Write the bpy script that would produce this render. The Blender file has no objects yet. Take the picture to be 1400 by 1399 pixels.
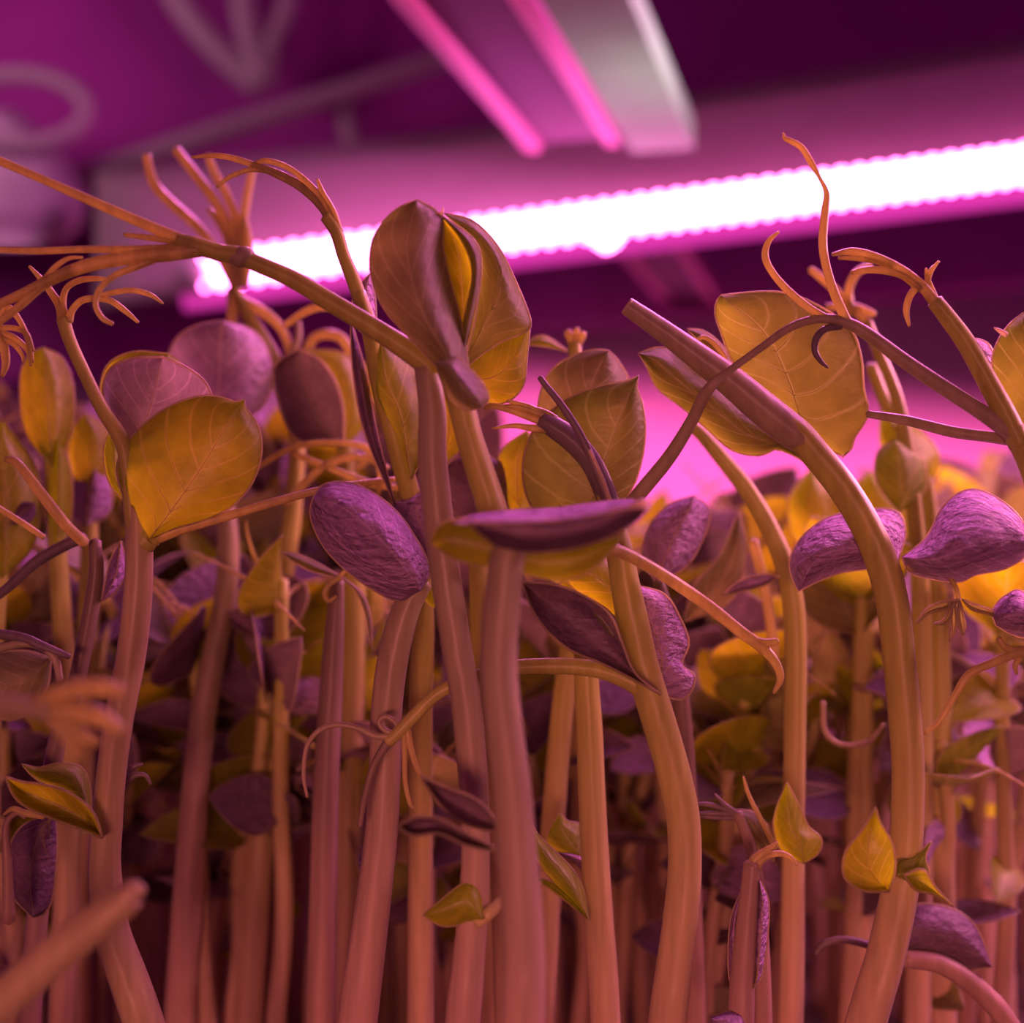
import bpy, math, random
from mathutils import Vector, Matrix
random.seed(11)
C = bpy.context.scene.collection
scene = bpy.context.scene

# ------------------------------------------------------------------ camera, world, lights, exposure
# 1 unit = 5 cm.  The lens looks level along +Y through the edge of a tray of pea shoots.
D, CAMH = 1.7, 1.35            # distance of the plane of focus, height of the lens over the soil
scene.unit_settings.scale_length = 0.05
cam = bpy.data.cameras.new('camera')
cam.sensor_width = 36.0
cam.lens = 36.0 * D / 1.4
cam.clip_start, cam.clip_end = 0.05, 100
cam.dof.use_dof = True
cam.dof.focus_distance = D + 0.02
cam.dof.aperture_fstop = cam.lens * 1e-3 / 0.042
camo = bpy.data.objects.new('camera', cam); C.objects.link(camo)
camo.location = (0, -D, CAMH)
camo.rotation_euler = (math.pi / 2, 0, 0)
scene.camera = camo
scene.view_settings.view_transform = 'Standard'
scene.view_settings.look = 'None'
scene.view_settings.gamma = 1
scene.view_settings.exposure = 0.0
scene.view_settings.use_curve_mapping = False

world = bpy.data.worlds.new('world'); scene.world = world
world.use_nodes = True
bg = world.node_tree.nodes['Background']
bg.inputs[0].default_value = (1.0, 0.05, 0.78, 1)
bg.inputs[1].default_value = 0.085

PINK = (1.0, 0.19, 0.70)
def area(name, loc, target, sx, sy, energy, col, spread=180):
    l = bpy.data.lights.new(name, 'AREA'); l.shape = 'RECTANGLE'
    l.size, l.size_y, l.energy, l.color = sx, sy, energy, col
    l.spread = math.radians(spread)
    o = bpy.data.objects.new(name, l); C.objects.link(o)
    o.location = loc
    o.rotation_euler = (Vector(target) - Vector(loc)).to_track_quat('-Z', 'Y').to_euler()
    return o
# the next grow lamp of the rack, over the front of the tray
area('overhead_grow_lamp', (1.3, 1.7, CAMH + 2.25), (0.2, 0.1, CAMH - 0.1), 4.6, 0.35, 225, PINK)
# added light on the right for the pink rims of the stems
area('side_rim_light', (2.7, 0.9, CAMH + 1.0), (0, 0, CAMH - 0.35), 2.4, 0.3, 105, (1.0, 0.27, 0.50))
# added warm fill from the front, aimed low to brighten the lower stems
area('front_fill_light', (-0.6, -6.5, CAMH - 0.4), (0.1, 0, 0.30), 2.2, 1.2, 12.5, (1.0, 0.25, 0.25), 36)
# unseen strip added behind the board to light the white wall pink
area('wall_fill_light', (2.8, 6.6, CAMH + 2.1), (2.9, 8.0, CAMH - 0.7), 6.5, 0.3, 125, (1.0, 0.10, 0.43), 50)
# dim fill added at the left for the tub and upper panel
area('left_fill_light', (-4.6, 2.6, CAMH + 2.6), (-2.2, 4.9, CAMH + 1.6), 1.5, 1.5, 24, (1.0, 0.42, 0.62), 110)

def P(X, Y, d=0.0):
    """point that the frame shows at (X, Y) when it stands d behind the plane of focus"""
    k = (D + d) / D / 1000.0
    return Vector(((X - 700) * k, d, CAMH - (Y - 699.5) * k))

# ------------------------------------------------------------------ materials
def new_mat(name):
    m = bpy.data.materials.new(name); m.use_nodes = True
    nt = m.node_tree; nt.nodes.clear()
    return m, nt, nt.nodes.new('ShaderNodeOutputMaterial')
def nd(nt, t, **kw):
    n = nt.nodes.new(t)
    for k, v in kw.items(): setattr(n, k, v)
    return n
def rgb4(c): return (c[0], c[1], c[2], 1)

def leaf_mat(name, dif, trn, w, bump=0.25, gloss=0.04, net=0.06, nscale=55, vein=0.8):
    m, nt, out = new_mat(name); L = nt.links
    tc = nd(nt, 'ShaderNodeTexCoord')
    vor = nd(nt, 'ShaderNodeTexVoronoi', feature='DISTANCE_TO_EDGE'); vor.inputs['Scale'].default_value = nscale
    L.new(tc.outputs['Object'], vor.inputs['Vector'])
    rmp = nd(nt, 'ShaderNodeMapRange'); rmp.inputs[1].default_value = 0.0; rmp.inputs[2].default_value = 0.10
    rmp.inputs[3].default_value = 1.0 + net; rmp.inputs[4].default_value = 1.0
    L.new(vor.outputs['Distance'], rmp.inputs[0])
    noi = nd(nt, 'ShaderNodeTexNoise'); noi.inputs['Scale'].default_value = 22; noi.inputs['Detail'].default_value = 5
    L.new(tc.outputs['Object'], noi.inputs['Vector'])
    rm2 = nd(nt, 'ShaderNodeMapRange'); rm2.inputs[1].default_value = 0.3; rm2.inputs[2].default_value = 0.7
    rm2.inputs[3].default_value = 0.78; rm2.inputs[4].default_value = 1.18
    L.new(noi.outputs['Fac'], rm2.inputs[0])
    mul = nd(nt, 'ShaderNodeMath', operation='MULTIPLY')
    L.new(rmp.outputs[0], mul.inputs[0]); L.new(rm2.outputs[0], mul.inputs[1])
    # paler veins in the blade: midrib at s = 0, side veins every 0.15 along t, leaning to the tip
    suv = nd(nt, 'ShaderNodeSeparateXYZ'); L.new(tc.outputs['UV'], suv.inputs[0])
    def mth(op, a, b_=None, c_=None):
        q = nd(nt, 'ShaderNodeMath', operation=op)
        for k, x in enumerate((a, b_, c_)):
            if x is None: continue
            if isinstance(x, (int, float)): q.inputs[k].default_value = x
            else: L.new(x, q.inputs[k])
        return q.outputs[0]
    sabs = mth('ABSOLUTE', mth('MULTIPLY_ADD', suv.outputs[1], 2.0, -1.0))
    lin = mth('ADD', mth('MULTIPLY_ADD', sabs, -0.32, suv.outputs[0]), mth('MULTIPLY_ADD', noi.outputs['Fac'], 0.03, -0.015))
    dist = mth('ABSOLUTE', mth('SUBTRACT', mth('FRACT', mth('MULTIPLY_ADD', lin, 1 / 0.15, -0.05 / 0.15 + 0.5)), 0.5))
    def line(d_, wdt):
        q = nd(nt, 'ShaderNodeMapRange', interpolation_type='SMOOTHSTEP')
        q.inputs[1].default_value = 0.0; q.inputs[2].default_value = wdt; q.inputs[3].default_value = 1.0; q.inputs[4].default_value = 0.0
        L.new(d_, q.inputs[0]); return q.outputs[0]
    inr = mth('MULTIPLY', mth('LESS_THAN', lin, 0.72), mth('GREATER_THAN', lin, -0.02))
    vf = mth('MULTIPLY', mth('MAXIMUM', mth('MULTIPLY', line(dist, 0.10), mth('MULTIPLY', inr, 0.75)), line(sabs, 0.05)), vein)
    def tint(c):
        v = nd(nt, 'ShaderNodeVectorMath', operation='SCALE'); v.inputs[0].default_value = c
        L.new(mul.outputs[0], v.inputs['Scale'])
        mm = nd(nt, 'ShaderNodeMix', data_type='RGBA'); L.new(vf, mm.inputs[0]); L.new(v.outputs[0], mm.inputs[6])
        mm.inputs[7].default_value = (min(1, c[0] * 1.55 + .06), min(1, c[1] * 1.55 + .06), min(1, c[2] * 1.6 + .07), 1)
        return mm.outputs[2]
    wr = nd(nt, 'ShaderNodeTexNoise'); wr.inputs['Scale'].default_value = 60; wr.inputs['Detail'].default_value = 6
    mp = nd(nt, 'ShaderNodeMapping'); mp.inputs['Scale'].default_value = (0.6, 1.0, 1.6)
    L.new(tc.outputs['Object'], mp.inputs[0]); L.new(mp.outputs[0], wr.inputs['Vector'])
    bm = nd(nt, 'ShaderNodeBump'); bm.inputs['Strength'].default_value = bump; bm.inputs['Distance'].default_value = 0.02
    L.new(wr.outputs['Fac'], bm.inputs['Height'])
    df = nd(nt, 'ShaderNodeBsdfDiffuse'); L.new(tint(dif), df.inputs[0]); L.new(bm.outputs[0], df.inputs['Normal'])
    tr = nd(nt, 'ShaderNodeBsdfTranslucent'); L.new(tint(trn), tr.inputs[0])
    mx = nd(nt, 'ShaderNodeMixShader'); mx.inputs[0].default_value = w
    L.new(df.outputs[0], mx.inputs[1]); L.new(tr.outputs[0], mx.inputs[2])
    gl = nd(nt, 'ShaderNodeBsdfGlossy'); gl.inputs['Roughness'].default_value = 0.42
    L.new(bm.outputs[0], gl.inputs['Normal'])
    m2 = nd(nt, 'ShaderNodeMixShader'); m2.inputs[0].default_value = gloss
    L.new(mx.outputs[0], m2.inputs[1]); L.new(gl.outputs[0], m2.inputs[2])
    L.new(m2.outputs[0], out.inputs[0])
    return m

def stem_mat(name, top, base, w=0.25, gloss=0.10, z0=0.35, z1=1.25):
    """pale etiolated foot, greener top: the redder light low down is painted in with it"""
    m, nt, out = new_mat(name); L = nt.links
    geo = nd(nt, 'ShaderNodeNewGeometry'); sep = nd(nt, 'ShaderNodeSeparateXYZ'); L.new(geo.outputs['Position'], sep.inputs[0])
    rm = nd(nt, 'ShaderNodeMapRange', interpolation_type='SMOOTHSTEP'); rm.inputs[1].default_value = z0; rm.inputs[2].default_value = z1
    L.new(sep.outputs['Z'], rm.inputs[0])
    mc = nd(nt, 'ShaderNodeMix', data_type='RGBA'); mc.inputs[6].default_value = rgb4(base); mc.inputs[7].default_value = rgb4(top)  # base holds the pale foot and the redder light low down
    L.new(rm.outputs[0], mc.inputs[0])
    tc = nd(nt, 'ShaderNodeTexCoord'); mp = nd(nt, 'ShaderNodeMapping'); mp.inputs['Scale'].default_value = (60, 60, 5)
    L.new(tc.outputs['Object'], mp.inputs[0])
    noi = nd(nt, 'ShaderNodeTexNoise'); noi.inputs['Scale'].default_value = 1.0; noi.inputs['Detail'].default_value = 4
    L.new(mp.outputs[0], noi.inputs['Vector'])
    rm2 = nd(nt, 'ShaderNodeMapRange'); rm2.inputs[1].default_value = 0.3; rm2.inputs[2].default_value = 0.7
    rm2.inputs[3].default_value = 0.82; rm2.inputs[4].default_value = 1.15; L.new(noi.outputs['Fac'], rm2.inputs[0])
    v = nd(nt, 'ShaderNodeVectorMath', operation='SCALE'); L.new(mc.outputs[2], v.inputs[0]); L.new(rm2.outputs[0], v.inputs['Scale'])
    bm = nd(nt, 'ShaderNodeBump'); bm.inputs['Strength'].default_value = 0.12; bm.inputs['Distance'].default_value = 0.01
    L.new(noi.outputs['Fac'], bm.inputs['Height'])
    df = nd(nt, 'ShaderNodeBsdfDiffuse'); L.new(v.outputs[0], df.inputs[0]); L.new(bm.outputs[0], df.inputs['Normal'])
    tr = nd(nt, 'ShaderNodeBsdfTranslucent'); L.new(v.outputs[0], tr.inputs[0])
    mx = nd(nt, 'ShaderNodeMixShader'); mx.inputs[0].default_value = w
    L.new(df.outputs[0], mx.inputs[1]); L.new(tr.outputs[0], mx.inputs[2])
    gl = nd(nt, 'ShaderNodeBsdfGlossy'); gl.inputs['Roughness'].default_value = 0.38; L.new(bm.outputs[0], gl.inputs['Normal'])
    lw = nd(nt, 'ShaderNodeFresnel'); lw.inputs[0].default_value = 1.45
    ml = nd(nt, 'ShaderNodeMath', operation='MULTIPLY'); ml.inputs[1].default_value = gloss * 10; L.new(lw.outputs[0], ml.inputs[0])
    m2 = nd(nt, 'ShaderNodeMixShader'); L.new(ml.outputs[0], m2.inputs[0])
    L.new(mx.outputs[0], m2.inputs[1]); L.new(gl.outputs[0], m2.inputs[2]); L.new(m2.outputs[0], out.inputs[0])
    return m

def paint(name, col, rough=0.6, metal=0.0, var=0.12, scale=6):
    m, nt, out = new_mat(name); L = nt.links
    tc = nd(nt, 'ShaderNodeTexCoord'); noi = nd(nt, 'ShaderNodeTexNoise'); noi.inputs['Scale'].default_value = scale; noi.inputs['Detail'].default_value = 4
    L.new(tc.outputs['Object'], noi.inputs['Vector'])
    rm = nd(nt, 'ShaderNodeMapRange'); rm.inputs[1].default_value = 0.3; rm.inputs[2].default_value = 0.7
    rm.inputs[3].default_value = 1 - var; rm.inputs[4].default_value = 1 + var; L.new(noi.outputs['Fac'], rm.inputs[0])
    v = nd(nt, 'ShaderNodeVectorMath', operation='SCALE'); v.inputs[0].default_value = col; L.new(rm.outputs[0], v.inputs['Scale'])
    b = nd(nt, 'ShaderNodeBsdfPrincipled'); L.new(v.outputs[0], b.inputs['Base Color'])
    b.inputs['Roughness'].default_value = rough; b.inputs['Metallic'].default_value = metal
    L.new(b.outputs[0], out.inputs[0]); return m

def glow(name, col, s):
    m, nt, out = new_mat(name)
    e = nd(nt, 'ShaderNodeEmission'); e.inputs[0].default_value = rgb4(col); e.inputs[1].default_value = s
    nt.links.new(e.outputs[0], out.inputs[0]); return m

GREEN  = leaf_mat('leaf_green', (0.31, 0.39, 0.055), (0.58, 0.78, 0.012), 0.52, 0.16)
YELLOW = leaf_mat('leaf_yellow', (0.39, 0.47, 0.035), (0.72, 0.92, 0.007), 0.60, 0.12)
BROWN  = leaf_mat('leaf_olive', (0.24, 0.25, 0.12), (0.42, 0.45, 0.05), 0.42, 0.2)
OLIVE  = leaf_mat('leaf_olive_green', (0.25, 0.29, 0.08), (0.40, 0.52, 0.02), 0.46, 0.18)
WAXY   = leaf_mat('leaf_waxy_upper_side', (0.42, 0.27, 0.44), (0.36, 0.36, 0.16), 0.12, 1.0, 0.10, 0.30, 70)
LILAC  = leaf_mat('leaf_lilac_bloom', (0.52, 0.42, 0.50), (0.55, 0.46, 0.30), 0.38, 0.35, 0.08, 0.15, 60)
DUSK   = leaf_mat('leaf_dark_and_shaded', (0.18, 0.115, 0.165), (0.26, 0.22, 0.08), 0.25, 0.5, 0.05, 0.2, 60, 0.25)  # dark leaves, and painted shade on the level leaf's drooping face
VEIN   = stem_mat('vein_pale', (0.98, 0.98, 0.30), (0.95, 0.95, 0.35), 0.85)
RIM    = stem_mat('leaf_rim_pale_lit', (0.98, 0.92, 0.50), (0.95, 0.85, 0.5), 0.85, 0.12)  # pale colour paints the lit line along the leaf edges
STEM   = stem_mat('stem_green', (0.60, 0.66, 0.11), (0.78, 0.58, 0.36))
STEMY  = stem_mat('stem_pale_olive', (0.66, 0.60, 0.24), (0.66, 0.58, 0.26))
STEMR  = stem_mat('stem_reddish', (0.50, 0.47, 0.22), (0.80, 0.56, 0.38))
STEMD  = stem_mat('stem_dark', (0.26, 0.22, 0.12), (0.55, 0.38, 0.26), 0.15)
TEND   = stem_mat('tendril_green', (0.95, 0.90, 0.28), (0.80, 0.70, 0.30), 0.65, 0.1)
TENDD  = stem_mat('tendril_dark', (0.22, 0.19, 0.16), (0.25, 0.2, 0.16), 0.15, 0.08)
CUT    = stem_mat('stem_cut_flesh', (0.85, 0.72, 0.35), (0.85, 0.72, 0.45), 0.4, 0.12)

# ------------------------------------------------------------------ mesh helpers
def catmull(pts, sub):
    n = len(pts); out = []
    if n == 2:
        return [[a + (b - a) * k / sub for a, b in zip(pts[0], pts[1])] for k in range(sub + 1)]
    for i in range(n - 1):
        p0 = pts[i - 1] if i else [2 * a - b for a, b in zip(pts[0], pts[1])]
        p1, p2 = pts[i], pts[i + 1]
        p3 = pts[i + 2] if i + 2 < n else [2 * a - b for a, b in zip(pts[-1], pts[-2])]
        for k in range(sub):
            t = k / sub
            out.append([0.5 * (2 * b + (c - a) * t + (2 * a - 5 * b + 4 * c - d) * t * t + (3 * b - a - 3 * c + d) * t ** 3)
                        for a, b, c, d in zip(p0, p1, p2, p3)])
    out.append(list(pts[-1])); return out

def resample(pts, n):
    """n points at equal arc length along a smooth curve through pts (any dimension, first three are space)"""
    q = catmull([list(p) for p in pts], 8); acc = [0]
    for a, b in zip(q, q[1:]): acc.append(acc[-1] + math.dist(a[:2], b[:2]) + 1e-9)
    out, j = [], 0
    for i in range(n):
        s = acc[-1] * i / (n - 1)
        while j < len(q) - 2 and acc[j + 1] < s: j += 1
        f = min(1, max(0, (s - acc[j]) / (acc[j + 1] - acc[j])))
        out.append([a + (b - a) * f for a, b in zip(q[j], q[j + 1])])
    return out

class MB:
    def __init__(self): self.v, self.f, self.uv = [], [], []
    def tube(self, path, sides=10, ridge=0.0, cap0=True, cap1=True):
        """path: [(x, y, z, r)] already smooth"""
        pts = [Vector(p[:3]) for p in path]; n = len(pts)
        T = [(pts[min(i + 1, n - 1)] - pts[max(i - 1, 0)]).normalized() for i in range(n)]
        ref = Vector((0, 1, 0))
        if abs(T[0].dot(ref)) > 0.9: ref = Vector((1, 0, 0))
        N = (ref - T[0] * ref.dot(T[0])).normalized()
        b0 = len(self.v)
        for i in range(n):
            N = (N - T[i] * N.dot(T[i]))
            N = N.normalized() if N.length > 1e-6 else T[i].orthogonal().normalized()
            B = T[i].cross(N)
            for k in range(sides):
                a = 2 * math.pi * k / sides
                r = path[i][3] * (1 + ridge * math.cos(4 * a + 0.6))
                self.v.append(pts[i] + (N * math.cos(a) + B * math.sin(a)) * r)
        for i in range(n - 1):
            for k in range(sides):
                k2 = (k + 1) % sides
                self.f.append((b0 + i * sides + k, b0 + i * sides + k2, b0 + (i + 1) * sides + k2, b0 + (i + 1) * sides + k))
        for end, do in ((0, cap0), (n - 1, cap1)):
            if not do: continue
            c = len(self.v)
            self.v.append(pts[end] + T[end] * path[end][3] * (0.6 if end else -0.6))
            for k in range(sides):
                k2 = (k + 1) % sides
                a, b = b0 + end * sides + k, b0 + end * sides + k2
                self.f.append((a, b, c) if end else (b, a, c))
    def box(self, corners):
        b = len(self.v); self.v += [Vector(c) for c in corners]
        for q in ((0, 1, 2, 3), (7, 6, 5, 4), (0, 4, 5, 1), (1, 5, 6, 2), (2, 6, 7, 3), (3, 7, 4, 0)):
            self.f.append(tuple(b + i for i in q))
    def slab(self, quad, th):
        q = [Vector(p) for p in quad]; nn = (q[1] - q[0]).cross(q[3] - q[0]).normalized() * th
        self.box(q + [p + nn for p in q])
    def mesh(self, name, mat, origin=(0, 0, 0), smooth=True):
        o = Vector(origin); m = bpy.data.meshes.new(name)
        m.from_pydata([tuple(v - o) for v in self.v], [], self.f)
        if self.uv:
            ul = m.uv_layers.new(name='UVMap')
            ul.data.foreach_set('uv', [c for l in m.loops for c in self.uv[l.vertex_index]])
        if smooth: m.polygons.foreach_set('use_smooth', [True] * len(m.polygons))
        if mat: m.materials.append(mat)
        m.update(); return m
    def build(self, name, mat, parent=None, origin=(0, 0, 0), smooth=True):
        return link(self.mesh(name, mat, origin, smooth), name, parent)

def link(mesh, name, parent=None):
    o = bpy.data.objects.new(name, mesh); C.objects.link(o)
    if parent: o.parent = parent
    return o
def tag(o, label, cat, group=None, kind=None):
    if label: o['label'] = label
    if cat: o['category'] = cat
    if group: o['group'] = group
    if kind: o['kind'] = kind
    return o
def empty(name, loc, label, cat, group=None):
    o = bpy.data.objects.new(name, None); o.empty_display_size = 0.05; C.objects.link(o); o.location = loc
    return tag(o, label, cat, group)

def sheet(fn, n, m):
    """grid of fn(t, s), t 0..1 from base to tip, s -1..1 across"""
    b = MB()
    for i in range(n + 1):
        for j in range(m + 1):
            b.v.append(fn(i / n, -1 + 2 * j / m)); b.uv.append((i / n, j / m))
    for i in range(n):
        for j in range(m):
            a = i * (m + 1) + j
            b.f.append((a, a + 1, a + m + 2, a + m + 1))
    return b
def vein_paths(fn, nv, r, t0=0.03, t1=0.62, reach=0.82):
    out = []
    out.append([(*fn(t, 0), r * (1.7 - 1.1 * t)) for t in [0.96 * k / 14 for k in range(15)]])
    for i in range(nv):
        a = 0.05 + 0.15 * i
        for sg in (-1, 1):
            out.append([(*fn(min(0.97, a + 0.32 * reach * k / 8), sg * reach * k / 8), r * (1.0 - 0.08 * k)) for k in range(9)])
    return out
def rim_path(fn, r, n=26):
    p = [(*fn(k / n, -1), r) for k in range(n + 1)] + [(*fn(1 - k / n, 1), r) for k in range(1, n + 1)]
    return p

# ------------------------------------------------------------------ one shoot traced from the photograph, at its own depth
class Shoot:
    def __init__(self, label, d=0.0, name='pea_shoot', cat='pea shoot', group=None):
        self.d, self.name, self.label, self.cat, self.group = d, name, label, cat, group
        self.root = None
    def w(self, p):
        d = p[3] if len(p) > 3 else self.d
        v = P(p[0], p[1], d); return [v.x, v.y, v.z, p[2] * (D + d) / D / 1000.0]
    def base(self, v):
        self.o = Vector((v[0], v[1], 0)); self.root = empty(self.name, self.o, self.label, self.cat, self.group)
    def stem(self, pts, mat=STEM, name='stem', ground=True, ridge=0.05, sides=14):
        q = [self.w(p) for p in pts]
        if ground:
            a, b = q[-2], q[-1]; t = Vector(b[:3]) - Vector(a[:3]); t.normalize()
            z = b[2]; e1 = [b[0] + t.x * z * 0.35, b[1] + 0.02, z * 0.6, b[3] * 1.04]
            e2 = [b[0] + t.x * z * 0.5, b[1] + 0.03, 0.004, b[3] * 1.05]
            q += [e1, e2]
        if self.root is None: self.base(q[-1])
        m = MB(); m.tube(catmull(q, 6), sides, ridge)
        return m.build(name, mat, self.root, self.o)
    def tube(self, pts, mat=TEND, name='tendril', sides=8, ridge=0.0, parent=None, cap=True):
        q = [self.w(p) for p in pts]
        if self.root is None: self.base(q[-1])
        m = MB(); m.tube(catmull(q, 6), sides, ridge, True, cap)
        return m.build(name, mat, self.root, self.o)
    def leaf(self, left, right, mid=None, d=None, dt=0.0, cup=0.03, bulge=0.0, mat=GREEN, name='leaf', nv=4, ruf=0.0, skew=0.0,
             rim=1.8, vr=1.0, label=None, n=22, m=14, wr=0.0, t1=0.62):
        d = self.d if d is None else d
        N = 40
        Lp, Rp = resample(left, N), resample(right, N)
        Mp = resample(mid, N) if mid else [[(a + b) / 2 for a, b in zip(l, r)] for l, r in zip(Lp, Rp)]
        ph = random.uniform(0, 6.28)
        def at(a, t):
            x = t * (N - 1); i = min(int(x), N - 2); f = x - i
            return [p + (q - p) * f for p, q in zip(a[i], a[i + 1])]
        def fn(t, s):
            l, c, r = at(Lp, t), at(Mp, t), at(Rp, t)
            e = l if s < 0 else r; u = abs(s)
            X = c[0] + (e[0] - c[0]) * u; Y = c[1] + (e[1] - c[1]) * u
            dd = d + dt * t + skew * s + cup * u * u - bulge * math.sin(math.pi * t) * (1 - u * u)
            dd += ruf * u * u * math.sin(9 * t + (2 if s > 0 else 0) + ph) + wr * math.sin(23 * t + 5 * s + ph) * math.cos(11 * s - 7 * t)
            return P(X, Y, dd)
        lf = sheet(fn, n, m).build(name, mat, self.root, self.o)
        if label: lf['label'] = label
        k = (D + d) / D / 1000.0
        if nv:
            b = MB()
            for p in vein_paths(fn, nv, vr * k * 0.5): b.tube(p, 5)
            b.build('veins', VEIN, lf, self.o)
        if rim:
            b = MB(); b.tube(rim_path(fn, rim * k), 6)
            b.build('leaf_margin', RIM, lf, self.o)
        return lf

#==SETTING==
# ------------------------------------------------------------------ the setting: wall, ceiling, rack, lamps
WALL = paint('wall_white_paint', (0.72, 0.66, 0.70), 0.8, 0, 0.05, 2)
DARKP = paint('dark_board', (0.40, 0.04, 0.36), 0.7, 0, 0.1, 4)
WHITE = paint('white_enamel', (0.40, 0.34, 0.38), 0.5, 0, 0.04, 4)
SOIL = paint('soil', (0.07, 0.045, 0.03), 0.95, 0, 0.4, 40)
PLAST = paint('black_tray_plastic', (0.03, 0.028, 0.03), 0.4)
def struct(name, quad, th, mat):
    b = MB(); b.slab(quad, th); o = b.build(name, mat, None, (0, 0, 0), False); o['kind'] = 'structure'; return o
YW = 8.0
struct('wall_back', [(-9, YW, -3), (9, YW, -3), (9, YW, 7), (-9, YW, 7)], -0.2, WALL)
struct('floor', [(-9, -9, -3), (9, -9, -3), (9, YW, -3), (-9, YW, -3)], -0.2, paint('floor_concrete', (0.25, 0.22, 0.23), 0.8))

# tray with soil
tr = empty('growing_tray', (0, 2.0, -0.12), 'long black plastic tray that all the pea shoots grow in', 'tray')
b = MB()
x0, x1, y0, y1 = -3.2, 3.2, -1.0, 4.4
b.slab([(x0, y0, -0.12), (x1, y0, -0.12), (x1, y1, -0.12), (x0, y1, -0.12)], -0.03)
b.build('tray_base', PLAST, tr, (0, 2.0, -0.12), False)
for q in ([(x0, y0, -.12), (x1, y0, -.12), (x1, y0, .05), (x0, y0, .05)], [(x0, y1, -.12), (x1, y1, -.12), (x1, y1, .05), (x0, y1, .05)],
          [(x0, y0, -.12), (x0, y1, -.12), (x0, y1, .05), (x0, y0, .05)], [(x1, y0, -.12), (x1, y1, -.12), (x1, y1, .05), (x1, y0, .05)]):
    b = MB(); b.slab(q, 0.03); b.build('tray_side', PLAST, tr, (0, 2.0, -0.12), False)
b = MB()
nx, ny = 90, 76
for i in range(ny + 1):
    for j in range(nx + 1):
        b.v.append(Vector((x0 + .03 + (x1 - x0 - .06) * j / nx, y0 + .03 + (y1 - y0 - .06) * i / ny, random.uniform(-0.025, 0.006))))
for i in range(ny):
    for j in range(nx):
        a = i * (nx + 1) + j; b.f.append((a, a + 1, a + nx + 2, a + nx + 1))
so = b.build('soil', SOIL, tr, (0, 2.0, -0.12)); so['kind'] = 'stuff'

# the long LED grow lamp: frame line runs from (262,372) to (1400,222) and beyond, nearer on the right
def lampP(X, off, dd=0.0):
    """a point on the lamp: X along the frame, off pixels below its axis, dd further back"""
    d = 3.45 - (X - 262) / (1400 - 262) * 0.55
    return P(X, 374 - (X - 262) * 0.1318 + off, d + dd)
LR = 1780
lamp = empty('grow_light', lampP(900, 0), 'long glowing pink LED grow light bar hanging behind the shoots', 'lamp')
lo = lampP(900, 0)
LEDC = glow('led_white_hot', (1.0, 0.14, 0.58), 18.0)
LEDB = glow('led_bead', (1.0, 0.15, 0.60), 24.0)
HALO = glow('lamp_halo_pink', (1.0, 0.05, 0.55), 0.8)
b = MB(); b.tube([(*lampP(x, 0), 0.044 if x > 300 else 0.036) for x in range(285, LR, 40)], 12); b.build('led_strip', LEDC, lamp, lo)
b = MB()
for x in range(276, LR, 25):
    c = lampP(x, 0, -0.03); r = 0.022
    for sgn in (-1, 1):
        cc = c + Vector((0, 0, 0.050 * sgn))
        b.tube([(cc.x, cc.y + 0.02, cc.z, r), (cc.x, cc.y, cc.z, r), (cc.x, cc.y - 0.015, cc.z, r * 0.6)], 8)
lb = b.build('led_beads', LEDB, lamp, lo); lb['kind'] = 'stuff'
# curved shell added behind and under the strip; its pink emission paints the halo
b = MB()
NX = 40
for i in range(NX + 1):
    X = 252 + (LR - 252) * i / NX
    c = lampP(X, 0, 0.03)
    for k in range(9):
        a = math.radians(200 + 150 * k / 8 - 90 + 90)
        b.v.append(c + Vector((0, -0.075 * math.cos(math.radians(-70 + 140 * k / 8)) + 0.05, -0.02 + 0.125 * math.sin(math.radians(-95 + 120 * k / 8)))))
for i in range(NX):
    for k in range(8):
        a = i * 9 + k; b.f.append((a, a + 1, a + 10, a + 9))
b.build('halo_shell', HALO, lamp, lo)
# end cap and the round bright connector under the bar
e = lampP(262, 2, 0.0); b = MB(); b.tube([(e.x - 0.05, e.y, e.z, 0.05), (e.x - 0.02, e.y, e.z, 0.085), (e.x + 0.05, e.y, e.z, 0.09)], 14)
b.build('end_cap', WHITE, lamp, lo)
c = lampP(829, 27, -0.05); b = MB()
b.tube([(c.x, c.y, c.z + 0.05, 0.055), (c.x, c.y, c.z, 0.058), (c.x, c.y, c.z - 0.022, 0.045), (c.x, c.y, c.z - 0.036, 0.02)], 14)
b.build('connector', LEDB, lamp, lo)
# white reflector hood rising behind the bar
b = MB()
top = lambda X: 236 - (X - 200) * 0.117 if X < 700 else 177.5 - (X - 700) * 0.172
NX = 24
rows = 6
for i in range(NX + 1):
    X = 135 + (LR - 135) * i / NX
    a0 = lampP(X, 34, 0.12); d1 = 3.45 - (X - 262) / 1138 * 0.55 + 0.55
    a1 = P(X, top(X), d1)
    for k in range(rows + 1):
        u = k / rows; b.v.append(a0 + (a1 - a0) * u)
for i in range(NX):
    for k in range(rows):
        a = i * (rows + 1) + k; b.f.append((a, a + rows + 1, a + rows + 2, a + 1))
ho = b.build('reflector_hood', paint('hood_enamel', (0.30, 0.23, 0.25), 0.6, 0, 0.05), lamp, lo)
sm = ho.modifiers.new('thickness', 'SOLIDIFY'); sm.thickness = 0.03; sm.offset = 1
# dark shelf board behind the lamp
bd = empty('shelf_board', P(700, 400, 6.2), 'dark shelf board running level behind the glowing bar', 'shelf')
b = MB(); o_ = P(700, 400, 6.2)
b.slab([P(-400, 560, 6.3), P(1900, 340, 6.1), P(1900, 100, 6.1), P(-400, 330, 6.3)], -0.12)
b.build('board', DARKP, bd, o_, False)

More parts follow.
